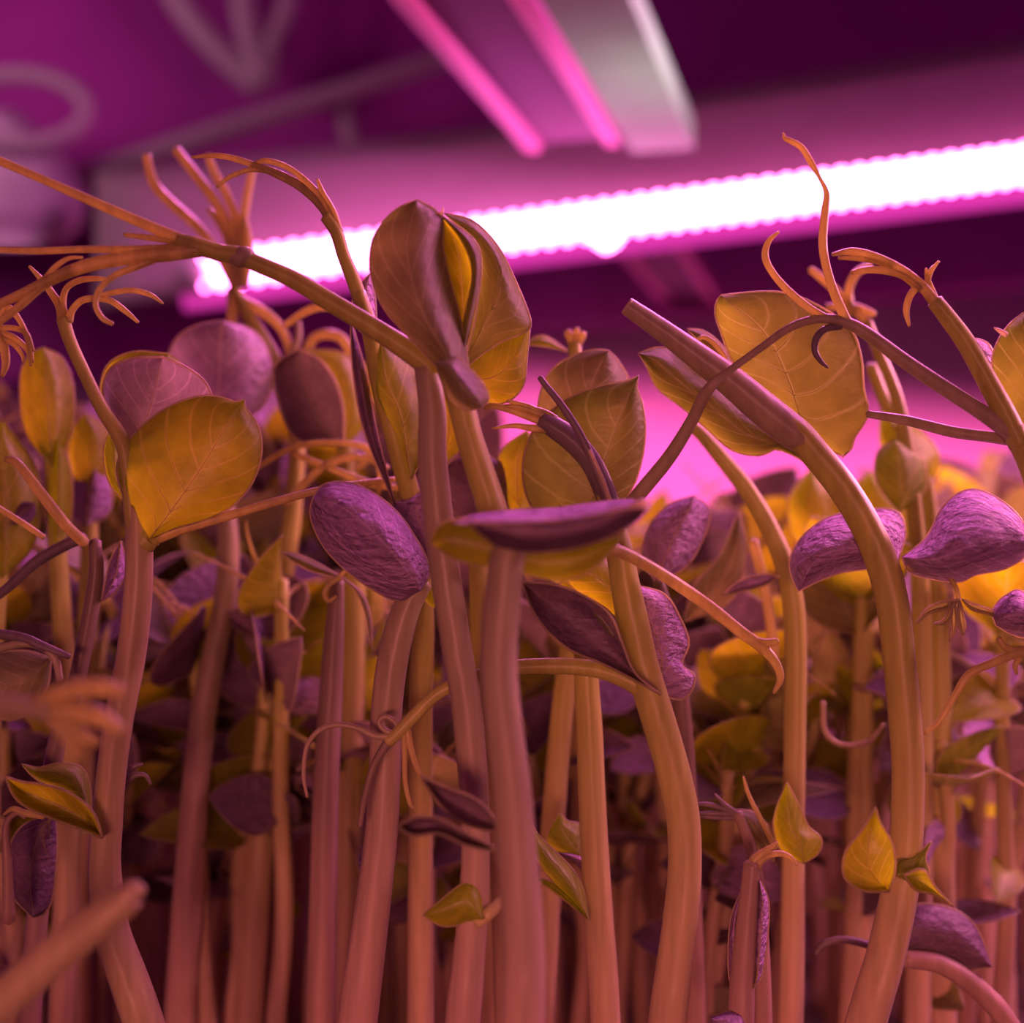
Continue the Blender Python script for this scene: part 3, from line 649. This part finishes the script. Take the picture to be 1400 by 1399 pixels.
# ------------------------------------------------------------------ N: shoot beyond the right edge
N_ = Shoot('pea shoot at the right edge with a long arching tendril crossing the broad leaf', -0.02)
N_.stem([(1384, 585, 15), (1410, 640, 16), (1432, 720, 17), (1448, 820, 18), (1455, 950, 19), (1460, 1100, 20), (1462, 1250, 22), (1465, 1400, 23)], STEM)
N_.tube([(1395, 610, 15), (1376, 570, 15), (1350, 521, 14), (1322, 471, 13), (1297, 436, 12), (1278, 412, 11)], STEM, 'petiole', 12, .04)
N_.tube([(1282, 418, 9), (1262, 393, 7.5), (1235, 371, 7), (1200, 353, 6.5), (1166, 344, 5.5), (1138, 348, 2.5)])
N_.tube([(1220, 364, 5), (1195, 356, 4.5), (1170, 353, 4), (1146, 353, 2)])
N_.tube([(1258, 395, 7), (1236, 377, 6), (1210, 370, 5.5), (1185, 369, 5), (1164, 373, 3)])
N_.tube([(1256, 390, 5), (1244, 405, 5), (1239, 425, 4.5), (1243, 446, 2)])
N_.tube([(1274, 410, 4.5), (1268, 390, 4.5), (1272, 372, 4), (1284, 357, 1.5)])
N_.tube([(1284, 420, 5), (1276, 400, 4), (1268, 380, 3.5), (1266, 367, 2)])
N_.tube([(1430, 628, 12), (1400, 606, 12), (1350, 569, 11), (1300, 536, 10.5), (1240, 496, 10), (1185, 456, 9), (1155, 441, 8), (1120, 436, 6.5), (1080, 448, 6), (1040, 476, 5.5), (1000, 505, 5.5), (968, 533, 8), (945, 577, 9, .02), (915, 625, 10, .04), (880, 668, 10.5, .06), (850, 705, 10, .08)], STEMR, 'petiole', 10)
N_.tube([(1160, 444, 7), (1141, 402, 6.5), (1129, 362, 6), (1125, 330, 6), (1128, 290, 5.5), (1130, 264, 4), (1120, 242, 2.5), (1110, 224, 4.5), (1096, 202, 4.5), (1081, 193, 4), (1073, 189, 3), (1071, 182, 1.5)])
N_.tube([(1138, 439, 5), (1106, 421, 5.5), (1076, 396, 5.5), (1055, 371, 5), (1046, 350, 5), (1051, 330, 4), (1065, 317, 1.8)])
N_.tube([(1150, 446, 5), (1128, 450, 5), (1116, 463, 5), (1114, 480, 4.5), (1122, 494, 3.5), (1132, 503, 1.5)], TENDD)
N_.tube([(1186, 566, 5, .06), (1240, 575, 7, .04), (1300, 590, 8, .01), (1350, 597, 8, 0), (1395, 603, 9, 0)], STEMR, 'petiole')
N_.leaf([(1402, 592), (1376, 562), (1361, 522), (1357, 490), (1367, 462), (1384, 440), (1412, 420)], [(1402, 592), (1460, 560), (1480, 480), (1412, 420)], d=.0, cup=.04, mat=OLIVE, nv=3, label='olive leaf cut by the right edge')
N_.leaf([(1362, 530), (1335, 505), (1326, 480), (1334, 463)], [(1362, 530), (1362, 500), (1352, 472), (1334, 463)], d=.06, mat=WAXY, nv=1)
N_.tube([(1376, 458, 4), (1366, 452, 3), (1359, 448, 1)], RIM, 'leaf_tip')
N_.leaf([(1440, 860), (1400, 810), (1375, 815), (1357, 835), (1362, 855)], [(1440, 860), (1410, 872), (1385, 868), (1362, 855)], d=.0, cup=.05, bulge=.03, mat=WAXY, nv=0, wr=.002, label='purple leaf at the right edge')
N_.tube([(1264, 1003, 2.5), (1285, 985, 4), (1305, 952, 5), (1325, 922, 6), (1360, 905, 6.5), (1400, 890, 7), (1452, 880, 8)])
N_.tube([(1365, 873, 4), (1373, 884, 5), (1390, 889, 5), (1420, 885, 5)])
N_.tube([(1395, 900, 4), (1388, 910, 4), (1390, 922, 2)])

# ------------------------------------------------------------------ O: thin stem behind, between G and L
O_ = Shoot('slender arching pea stem standing behind between the tendril sheaf and the cut stem shoot', 0.25)
O_.stem([(940, 578, 8), (960, 595, 9), (988, 628, 10.5), (1020, 668, 12), (1050, 718, 13), (1073, 772, 14), (1085, 830, 15), (1088, 900, 15), (1087, 980, 15), (1086, 1060, 15), (1085, 1130, 15), (1084, 1200, 16), (1083, 1300, 17), (1080, 1400, 18)], STEM)
O_.leaf([(1066, 788), (1040, 786), (1010, 795), (987, 814)], [(1066, 788), (1045, 800), (1015, 808), (987, 814)], mat=WAXY, nv=0, cup=-.02, label='small lilac leaf')
O_.leaf([(1098, 1180), (1068, 1162), (1058, 1132), (1062, 1105), (1076, 1070)], [(1098, 1180), (1118, 1167), (1123, 1147), (1106, 1131), (1094, 1105), (1076, 1070)], d=.1, mat=YELLOW, name='stipule', nv=1, label='yellow pointed stipule')
O_.tube([(1030, 740, 7, .35), (1042, 790, 7, .35), (1053, 850, 7, .35), (1058, 900, 7, .35)], TEND, 'petiole')
O_.tube([(1125, 960, 4, .3), (1128, 1000, 4, .3), (1150, 1018, 4, .3), (1185, 1015, 4, .3), (1208, 990, 3, .3)], STEMR)

# ------------------------------------------------------------------ Q: small cut shoot low at right
Q = Shoot('short cut shoot low at right with pink curled tips and a leaf folded along it', 0.0)
Q.stem([(1028, 1180, 11), (1025, 1215, 12.5), (1019, 1280, 15), (1015, 1340, 17), (1012, 1420, 18)], STEMD)
Q.tube([(1026, 1188, 9), (1032, 1175, 6.5), (1046, 1164, 5), (1063, 1152, 2)], TEND)
Q.tube([(1030, 1188, 8), (1045, 1173, 5), (1064, 1167, 4.5), (1080, 1172, 3.5), (1089, 1183, 1.5)], TEND)
Q.leaf([(1030, 1352), (1030, 1290), (1034, 1240), (1038, 1203)], [(1030, 1352), (1042, 1330), (1050, 1270), (1050, 1230), (1038, 1203)], d=-.01, mat=WAXY, nv=1)
Q.leaf([(1010, 1352), (997, 1335), (999, 1260), (1017, 1212)], [(1010, 1352), (1008, 1290), (1012, 1240), (1017, 1212)], d=.0, mat=WAXY, nv=0)
Q.leaf([(1018, 1420), (1018, 1390), (1000, 1383), (972, 1392)], [(1018, 1420), (990, 1420), (970, 1405), (972, 1392)], d=-.04, mat=WAXY, nv=0)

# ------------------------------------------------------------------ others at their own depth
V_ = Shoot('shoot behind the short cut shoot, with a fan of dark tendrils and a folded leaf', 0.1)
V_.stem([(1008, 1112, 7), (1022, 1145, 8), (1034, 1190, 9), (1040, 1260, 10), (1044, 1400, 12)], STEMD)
for pts in ([(1010, 1116, 4), (990, 1106, 4), (965, 1100, 3.5), (945, 1102, 2)], [(1008, 1114, 4), (985, 1112, 4), (950, 1113, 2)], [(1008, 1118, 4), (980, 1118, 3.5), (952, 1116, 2)], [(1006, 1112, 4), (990, 1100, 3.5), (977, 1086, 2)]):
    V_.tube(pts, TENDD)
V_.leaf([(1058, 1178), (1030, 1155), (1012, 1125), (1004, 1107)], [(1058, 1178), (1056, 1140), (1032, 1112), (1004, 1107)], mat=BROWN, nv=1, cup=.03)
V_.tube([(1060, 1160, 4), (1040, 1120, 3.5), (1025, 1090, 3), (1016, 1062, 1.5)], TEND)

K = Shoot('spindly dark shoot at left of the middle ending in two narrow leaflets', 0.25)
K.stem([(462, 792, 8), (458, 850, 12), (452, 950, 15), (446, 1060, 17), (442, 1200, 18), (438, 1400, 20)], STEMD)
K.leaf([(468, 790), (430, 768), (405, 758), (386, 756)], [(468, 790), (430, 782), (405, 770), (386, 756)], d=.18, mat=BROWN, nv=0, name='leaflet')
K.leaf([(468, 790), (488, 810), (500, 840), (508, 888)], [(468, 790), (495, 812), (507, 845), (508, 888)], d=.18, mat=BROWN, nv=0, name='leaflet')
K.tube([(466, 790, 4, .18), (452, 798, 4, .18), (444, 812, 4, .18), (450, 822, 3, .18), (460, 815, 2, .18)], TEND)
K.tube([(462, 790, 3, .18), (475, 778, 3, .18), (486, 768, 2, .18)], TEND)

R_ = Shoot('blurred shoot behind the arching stalk with pink tendrils fanning up before the lamp', 0.55)
R_.stem([(318, 392, 7), (345, 440, 9), (380, 500, 9), (405, 580, 10), (400, 700, 12), (380, 850, 14), (370, 1000, 16), (352, 1200, 18), (340, 1400, 19)], STEM)
for pts in ([(322, 390, 8), (300, 350, 7), (270, 310, 7), (232, 276, 7), (210, 250, 7), (200, 213, 6)], [(326, 390, 7), (322, 340, 7), (300, 285, 7), (268, 240, 7), (240, 204, 6)],
            [(328, 380, 7), (327, 320, 7), (312, 270, 6), (295, 240, 6), (284, 212, 5)], [(330, 390, 7), (331, 330, 6), (336, 280, 6), (346, 228, 5)],
            [(322, 380, 6), (312, 330, 6), (300, 305, 5), (285, 286, 4)], [(334, 390, 6), (341, 345, 6), (335, 300, 5)], [(318, 395, 8), (317, 450, 8), (312, 520, 9), (308, 570, 9)]):
    R_.tube(pts, TEND)
R_.tube([(330, 410, 7), (365, 430, 7), (388, 455, 6), (398, 490, 6)], TEND)
R_.tube([(390, 445, 5, .4), (420, 425, 6, .35), (448, 420, 6, .3), (480, 432, 6, .25), (500, 440, 5, .2)], TEND)
R_.tube([(340, 560, 8), (380, 510, 7), (405, 470, 6), (408, 440, 4)], STEMR)

S_ = Shoot('shoot with slim drooping tendrils arching from the left of the folded bud', 0.05)
S_.stem([(490, 400, 10), (505, 450, 11), (520, 530, 12, .1), (545, 620, 13, .12), (570, 720, 14, .15), (578, 850, 15, .18), (575, 1000, 16, .2), (575, 1400, 18, .25)], STEM)
S_.tube([(497, 425, 10), (484, 385, 10), (470, 350, 9), (460, 318, 9), (446, 296, 9)], STEM, 'petiole')
for pts in ([(464, 330, 6), (444, 290, 5), (415, 260, 5), (380, 240, 4.5), (340, 223, 4.5), (300, 213, 4), (262, 215, 2)], [(463, 326, 6), (440, 285, 5), (405, 250, 5), (370, 232, 4), (345, 225, 3)],
            [(464, 325, 6), (450, 290, 5.5), (425, 255, 5), (395, 230, 4), (365, 220, 4), (345, 224, 2)], [(452, 305, 5), (430, 270, 5), (395, 243, 4), (350, 232, 3.5), (318, 240, 3.5), (296, 256, 2)],
            [(464, 318, 6), (456, 290, 4.5), (442, 265, 4), (434, 245, 2)]):
    S_.tube(pts, TEND)
S_.leaf([(512, 470), (484, 440), (485, 402), (506, 374)], [(512, 470), (514, 440), (512, 400), (506, 374)], d=.06, mat=WAXY, nv=1)
S_.leaf([(540, 690), (498, 590), (482, 500), (480, 440)], [(540, 690), (515, 590), (500, 510), (480, 440)], d=.09, mat=DUSK, nv=0, label='narrow silvery folded leaf')
S_.leaf([(562, 655), (545, 602), (521, 567), (506, 532), (508, 492), (520, 455)], [(562, 655), (590, 600), (590, 540), (560, 480), (520, 455)], [(562, 655), (548, 570), (528, 520), (520, 455)], d=.06, cup=.06, mat=GREEN, nv=3, label='olive leaf behind the arching stalk')
S_.leaf([(600, 640), (585, 580), (590, 530), (610, 500)], [(600, 640), (640, 600), (640, 540), (610, 500)], d=.1, mat=YELLOW, nv=2)

T_ = Shoot('shoot with a dark round leaf behind the two middle stems', 0.2)
T_.stem([(650, 700, 12), (655, 760, 14), (660, 900, 16), (668, 1050, 17), (672, 1400, 19)], STEM)
T_.leaf([(650, 725), (610, 700), (598, 655), (622, 628), (655, 618)], [(650, 725), (690, 708), (702, 668), (690, 636), (655, 618)], d=.16, cup=.04, mat=DUSK, nv=2, label='round dark leaf')
U_ = Shoot('shoot with one upright oval purple leaf right of the level leaf', 0.22)
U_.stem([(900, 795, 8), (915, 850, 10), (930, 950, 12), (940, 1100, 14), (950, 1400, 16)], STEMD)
U_.leaf([(900, 798), (878, 765), (886, 722), (915, 690), (948, 679)], [(900, 798), (942, 770), (965, 727), (969, 695), (948, 679)], d=.2, cup=.05, bulge=.02, mat=WAXY, nv=2, label='oval purple leaf')
U_.leaf([(935, 850), (950, 800), (985, 760), (1010, 700)], [(935, 850), (1000, 820), (1020, 750), (1010, 700)], d=.35, mat=BROWN, nv=2)

W_ = Shoot('shoot low at right with a broad dark leaf lying behind the thick stem', 0.16)
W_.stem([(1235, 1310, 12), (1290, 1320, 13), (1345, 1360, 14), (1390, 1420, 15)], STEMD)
W_.leaf([(1228, 1305), (1240, 1243), (1290, 1239), (1332, 1264), (1356, 1322)], [(1228, 1305), (1280, 1318), (1320, 1326), (1356, 1322)], cup=.04, mat=DUSK, nv=0, label='broad dark leaf')
W_.tube([(1240, 1308, 6), (1195, 1294, 6), (1155, 1285, 5.5), (1128, 1290, 5), (1115, 1304, 3)], TENDD)

X_ = Shoot('blurred shoot with a two-toned dark and yellow leaf left of the bud', 0.5)
X_.stem([(470, 590, 10), (478, 680, 12), (485, 800, 14), (480, 1000, 16), (470, 1400, 18)], STEM)
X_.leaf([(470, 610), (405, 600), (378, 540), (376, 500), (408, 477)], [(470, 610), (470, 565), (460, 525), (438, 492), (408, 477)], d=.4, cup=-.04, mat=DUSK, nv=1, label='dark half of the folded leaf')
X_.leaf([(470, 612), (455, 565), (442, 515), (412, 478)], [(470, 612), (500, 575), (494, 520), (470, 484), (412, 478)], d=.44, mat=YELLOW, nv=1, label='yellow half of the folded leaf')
X_.tube([(420, 480, 7), (430, 462, 7), (450, 457, 7), (470, 466, 7), (485, 500, 6), (503, 570, 6), (505, 620, 5), (480, 650, 4)], TEND)
X_.tube([(350, 640, 4, .3), (400, 612, 4.5, .3), (450, 605, 4.5, .3), (500, 612, 4.5, .3), (518, 640, 4, .3), (518, 675, 3, .3)], TEND)
X_.tube([(390, 690, 6, .3), (440, 640, 6, .3), (490, 625, 5, .3), (530, 640, 4, .3)], TEND)
X_.tube([(400, 620, 4, .3), (450, 640, 5, .3), (510, 662, 5, .3), (560, 668, 4, .3)], TEND)
Y_ = Shoot('blurred shoot with a round lilac leaf behind the lavender one', 0.45)
Y_.stem([(300, 570, 10), (302, 650, 12), (312, 740, 14), (308, 820, 15), (292, 900, 16), (275, 1000, 17), (262, 1150, 19), (245, 1400, 21)], STEMR)
Y_.leaf([(300, 580), (240, 560), (226, 510), (240, 465), (270, 445), (305, 439)], [(300, 580), (355, 560), (374, 510), (360, 465), (335, 446), (305, 439)], d=.4, cup=.05, mat=LILAC, nv=2, label='round lilac leaf')
for i, (lab, st, lv, dd) in enumerate((
    ('blurred shoot at far left with an upright yellow leaf folded lengthwise', [(70, 600, 10), (75, 700, 12), (85, 850, 13), (95, 1050, 15), (85, 1400, 18)],
     [([(72, 640), (35, 590), (28, 520), (40, 485), (60, 476)], [(72, 640), (98, 590), (100, 530), (85, 490), (60, 476)], YELLOW), ([(80, 760), (60, 700), (65, 640), (80, 600)], [(80, 760), (98, 700), (96, 640), (80, 600)], YELLOW)], .35),
    ('shoot cut by the left edge with a large yellow leaf and a painted shadow patch', [(0, 760, 12), (-8, 850, 14), (-15, 1000, 15), (-20, 1400, 18)],
     [([(5, 790), (-40, 720), (-40, 620), (5, 575)], [(5, 790), (48, 740), (52, 650), (5, 575)], YELLOW), ([(15, 720), (5, 700), (20, 680), (48, 688)], [(15, 720), (40, 724), (50, 705), (48, 688)], DUSK)], .3),  # small dark sheet paints another leaf's shadow
    ('blurred shoot with a small yellow and lilac leaf behind the round orange leaf', [(120, 660, 10), (122, 760, 12), (118, 900, 14), (110, 1100, 16), (105, 1400, 18)],
     [([(122, 680), (95, 640), (98, 590), (118, 565)], [(122, 680), (150, 640), (150, 590), (118, 565)], YELLOW), ([(120, 720), (90, 700), (100, 660), (130, 640)], [(120, 720), (150, 700), (150, 660), (130, 640)], WAXY)], .5),
    ('blurred shoot with one hanging yellow leaf before the pink wall at right', [(1190, 500, 8), (1215, 560, 9), (1260, 640, 10), (1275, 760, 12), (1285, 900, 14), (1290, 1400, 18)],
     [([(1205, 560), (1205, 610), (1230, 655), (1262, 670)], [(1205, 560), (1260, 590), (1285, 630), (1262, 670)], YELLOW)], .45),
    ('blurred shoot with a mustard leaf between the broad leaf and the left purple leaf', [(1190, 690, 10), (1185, 800, 12), (1180, 950, 14), (1175, 1400, 18)],
     [([(1190, 760), (1160, 720), (1165, 670), (1190, 645)], [(1190, 760), (1235, 740), (1245, 690), (1190, 645)], YELLOW), ([(1180, 800), (1090, 740), (1080, 680), (1110, 640)], [(1180, 800), (1165, 740), (1150, 680), (1110, 640)], YELLOW)], .6),
    ('blurred pale shoot with thin tendrils rising behind the broad veined leaf', [(1185, 440, 7), (1200, 480, 8), (1230, 560, 9), (1250, 700, 11), (1260, 900, 14), (1255, 1400, 18)],
     [([(1230, 700), (1200, 660), (1200, 620), (1225, 600)], [(1230, 700), (1265, 670), (1260, 625), (1225, 600)], GREEN)], .4),
    ('blurred shoot topped by a small pink tuft behind the bud', [(785, 470, 9), (790, 520, 10), (800, 620, 12), (790, 800, 14), (770, 960, 15), (758, 1100, 16), (740, 1400, 18)],
     [([(775, 480), (750, 462), (735, 460), (718, 470)], [(775, 480), (750, 474), (735, 472), (718, 470)], GREEN)], .3),
    ('dark shoot at left with a cut silver leaf beside the round orange leaf stem', [(130, 740, 8), (130, 800, 10), (105, 930, 11), (70, 1060, 12), (40, 1400, 15)],
     [([(165, 740), (150, 770), (142, 810), (140, 822)], [(165, 740), (172, 780), (160, 805), (140, 822)], WAXY)], .12),
)):
    s = Shoot(lab, dd); s.stem(st, STEMD if i == 7 else STEM)
    for l, r, mt in lv: s.leaf(l, r, d=dd - .04, cup=.05, mat=mt, nv=2)
    if i == 5:
        for pts in ([(1190, 445, 6), (1160, 415, 6), (1135, 390, 6), (1108, 368, 5)], [(1165, 430, 6), (1160, 400, 6), (1170, 375, 6), (1190, 362, 5)], [(1195, 430, 5), (1170, 420, 5), (1130, 420, 5)]): s.tube(pts)
    if i == 6:
        for pts in ([(785, 470, 6), (778, 458, 6), (776, 452, 4)], [(788, 470, 6), (788, 455, 5), (790, 450, 4)], [(790, 470, 6), (797, 458, 5), (800, 455, 3)]): s.tube(pts)
    if i == 7:
        s.tube([(8, 628, 4, .05), (25, 635, 6, .05), (60, 680, 8, .05), (90, 718, 8, .06), (115, 742, 8, .1)])
        s.tube([(115, 735, 8), (90, 745, 8), (50, 768, 8), (15, 800, 7), (-10, 820, 6)], TENDD)
        s.tube([(-10, 690, 4, .1), (30, 715, 4.5, .1), (60, 735, 4, .1)])
    if i == 1:
        for pts in ([(-10, 470, 5, 0), (0, 440, 5, 0), (10, 420, 5, 0), (28, 440, 4, 0), (40, 470, 4, 0), (45, 495, 2, 0)], [(-10, 455, 5, 0), (10, 448, 4, 0), (35, 455, 4, 0), (46, 480, 2, 0)], [(0, 455, 5, 0), (20, 462, 4, 0), (38, 480, 4, 0), (42, 500, 2, 0)],
                    [(0, 460, 5, 0), (18, 470, 4, 0), (30, 485, 3, 0), (32, 495, 2, 0)], [(-6, 450, 7, 0), (4, 470, 7, 0), (8, 495, 6, 0), (3, 515, 3, 0)]): s.tube(pts)
        s.tube([(-10, 866, 7, .05), (30, 872, 7, .05), (60, 885, 7, .05), (95, 898, 4, .05)], TENDD)
        s.tube([(-10, 888, 7, .05), (30, 880, 6, .05), (55, 885, 5, .05), (75, 900, 6, .05), (82, 930, 5, .05)], STEMR)
        s.leaf([(70, 900), (30, 890), (-30, 900), (-60, 940)], [(70, 900), (60, 950), (10, 985), (-60, 940)], d=.12, mat=BROWN, nv=1)

# broken stem lying across the lower left corner, and a tendril tip close to the lens
Z_ = Shoot('thick broken stem end leaning across the lower left corner', -0.45, 'broken_stem', 'stem')
Z_.stem([(190, 1221, 13), (182, 1222, 19), (165, 1236, 23), (120, 1270, 26), (60, 1318, 27), (0, 1372, 28), (-60, 1428, 30)], STEMY)
Z_.tube([(172, 1228, 15, -.46), (186, 1217, 11, -.46), (196, 1220, 7, -.46)], CUT, 'torn_end')
Z_.tube([(150, 1240, 14, -.44), (152, 1222, 8, -.44)], CUT, 'torn_end')
Y2 = Shoot('out of focus pinkish tendril tips close to the lens at the left edge', -0.5)
Y2.stem([(70, 972, 16), (20, 966, 15), (-40, 970, 16), (-110, 1000, 18), (-160, 1100, 20), (-170, 1300, 22)], STEMR)
Y2.tube([(60, 972, 14), (100, 972, 14), (140, 982, 13), (165, 1000, 9)])
Y2.tube([(40, 968, 12), (90, 945, 13), (140, 940, 12), (168, 946, 9)])
Y2.tube([(60, 975, 12), (90, 1000, 12), (110, 1035, 10)])
Y2.tube([(80, 975, 10), (110, 1005, 10), (135, 1015, 8)])

# ------------------------------------------------------------------ the rest of the tray: seven kinds of shoot, copied one by one
def leaf3(base, dirn, nrm, Ln, W, fold, droop):
    base, dirn = Vector(base), Vector(dirn).normalized(); nrm = Vector(nrm); nrm = (nrm - dirn * nrm.dot(dirn)).normalized()
    sd = dirn.cross(nrm)
    def fn(t, s):
        wd = W * 0.5 * (math.sin(math.pi * min(1, t ** 0.72 * 0.985 + 0.012))) ** 0.75
        return base + dirn * (Ln * t) + sd * (wd * s) + nrm * (fold * abs(s) ** 1.5 * wd - droop * Ln * t * t)
    return fn
def make_proto(seed, height):
    rnd = random.Random(seed)
    root = empty('pea_shoot', (0, 0, 0), None, 'pea shoot')
    a = rnd.uniform(0, 6.28); lean = rnd.uniform(.03, .12)
    pts = []
    for k in range(7):
        t = k / 6
        pts.append([math.cos(a) * lean * t * t + rnd.uniform(-.012, .012) * (k > 0), math.sin(a) * lean * t * t + rnd.uniform(-.012, .012) * (k > 0), height * t, .021 - .009 * t])
    path = catmull(pts, 4); b = MB(); b.tube(path, 8, .05); b.build('stem', rnd.choice([STEM, STEM, STEMR]), root)
    def at(t): return Vector(path[min(len(path) - 1, int(t * (len(path) - 1)))][:3])
    ang = rnd.uniform(0, 6.28)
    for t in (rnd.uniform(.5, .6), rnd.uniform(.68, .78), .86, .93, .99):
        ang += 2.4
        for sg in ((0,) if t < .62 or rnd.random() < .3 else (-.9, .9)):
            if t < .62 and rnd.random() < .5: continue
            d_ = Vector((math.cos(ang + sg), math.sin(ang + sg), rnd.uniform(-.5, 1.4) if t < .9 else rnd.uniform(.8, 2.2)))
            big = .10 if t < .62 else rnd.uniform(.12, .17) if t < .9 else rnd.uniform(.17, .24)
            n_ = Vector((rnd.uniform(-1, 1), rnd.uniform(-1, 1), rnd.uniform(.2, .8))) - Vector((d_.x, d_.y, 0)) * rnd.uniform(0, .8)
            fn = leaf3(at(t), d_, n_, big, big * rnd.uniform(.7, .9), rnd.uniform(.1, .7), rnd.uniform(-.1, .45))
            lf = sheet(fn, 9, 6).build('leaf', rnd.choice([YELLOW, GREEN, BROWN, WAXY, DUSK, DUSK, DUSK]), root)
            b = MB(); b.tube(rim_path(fn, .0016, 12), 4); b.build('leaf_margin', RIM, lf)
    for q in range(rnd.choice([2, 3, 4])):
        d_ = Vector((rnd.uniform(-1, 1), rnd.uniform(-1, 1), rnd.uniform(.5, 1.4))).normalized(); s0 = at(.98)
        cu = Vector((rnd.uniform(-1, 1), rnd.uniform(-1, 1), rnd.uniform(-1.2, .2))); ln = rnd.uniform(.12, .28)
        b = MB(); b.tube([(*(s0 + d_ * ln * u + cu * ln * .7 * u * u), .006 * (1 - .75 * u)) for u in [k / 9 for k in range(10)]], 6)
        b.build('tendril', TEND, root)
    return root
def dup(root, loc, rz, sc):
    r = root.copy(); C.objects.link(r); r.location = loc; r.rotation_euler = (0, 0, rz); r.scale = (1, 1, sc)
    for ch in root.children:
        c_ = ch.copy(); C.objects.link(c_); c_.parent = r
        for g in ch.children:
            e_ = g.copy(); C.objects.link(e_); e_.parent = c_
    return r
PROT = [make_proto(100 + i, 1.3) for i in range(9)]
fresh = set(range(9)); FRONT = []
rnd = random.Random(5)
ROWS = [('pea shoot crowded just behind the sharp front row', 'pea shoots behind the front row', .45, .95, 52),
        ('blurred pea shoot in the middle rows of the tray', 'pea shoots in the middle rows', .95, 1.7, 90),
        ('very blurred pea shoot in the last rows of the tray', 'pea shoots in the last rows', 1.7, 3.3, 120)]
for lab, grp, d0, d1, cnt in ROWS:
    for i in range(cnt):
        f = (i + rnd.random()) / cnt
        y = d0 + (d1 - d0) * f
        hw = .74 * (D + y) / D
        x = -hw + 2 * hw * ((i * .618034 + rnd.uniform(-.06, .06)) % 1.0)
        px = 700 + x * 1000 * D / (D + y)
        right = min(1, max(0, (px - 560) / 260)) if px < 900 else 1 - .25 * max(0, (px - 1330) / 70)
        lo_, hi_ = 520 + 110 * right, 700 + 110 * right
        if y > 1.6: lo_ += 60 * right; hi_ += 20
        topY = rnd.uniform(lo_, hi_)
        if d0 < .5: topY = rnd.uniform(680, 1020)
        h = CAMH + (700 - topY) / 1000 * (D + y) / D
        k = rnd.randrange(9)
        if k in fresh:
            fresh.discard(k); o = PROT[k]; o.location = (x, y, 0); o.rotation_euler = (0, 0, rnd.uniform(0, 6.28)); o.scale = (1, 1, h / 1.42)
        else: o = dup(PROT[k], (x, y, 0), rnd.uniform(0, 6.28), h / 1.42)
        o['label'], o['group'] = lab, grp
        if d0 < .5: FRONT.append((px, o))

# the stems just behind the front row can be told apart by the front stem they stand beside
ANCH = [(143, 'the shoot with the round orange leaf'), (515, 'the shoot with the drooping purple leaf'), (710, 'the nearest middle shoot'),
        (815, 'the straight stem with pointed stipules'), (936, 'the tendril sheaf shoot'), (1084, 'the slender arching stem'), (1232, 'the thick cut shoot')]
ORD = ['first', 'second', 'third', 'fourth', 'fifth', 'sixth', 'seventh', 'eighth', 'ninth', 'tenth', 'eleventh', 'twelfth', 'thirteenth', 'fourteenth', 'fifteenth', 'sixteenth', 'seventeenth', 'eighteenth', 'nineteenth', 'twentieth']
cnts = {}
for px, o in sorted(FRONT, key=lambda q: q[0]):
    left = [a for a in ANCH if a[0] <= px]
    key = left[-1][1] if left else None
    cnts[key] = cnts.get(key, 0) + 1
    od = ORD[cnts[key] - 1]
    o['label'] = f'{od} second-row pea shoot right of {key}' if key else f'{od} second-row pea shoot in from the left edge'
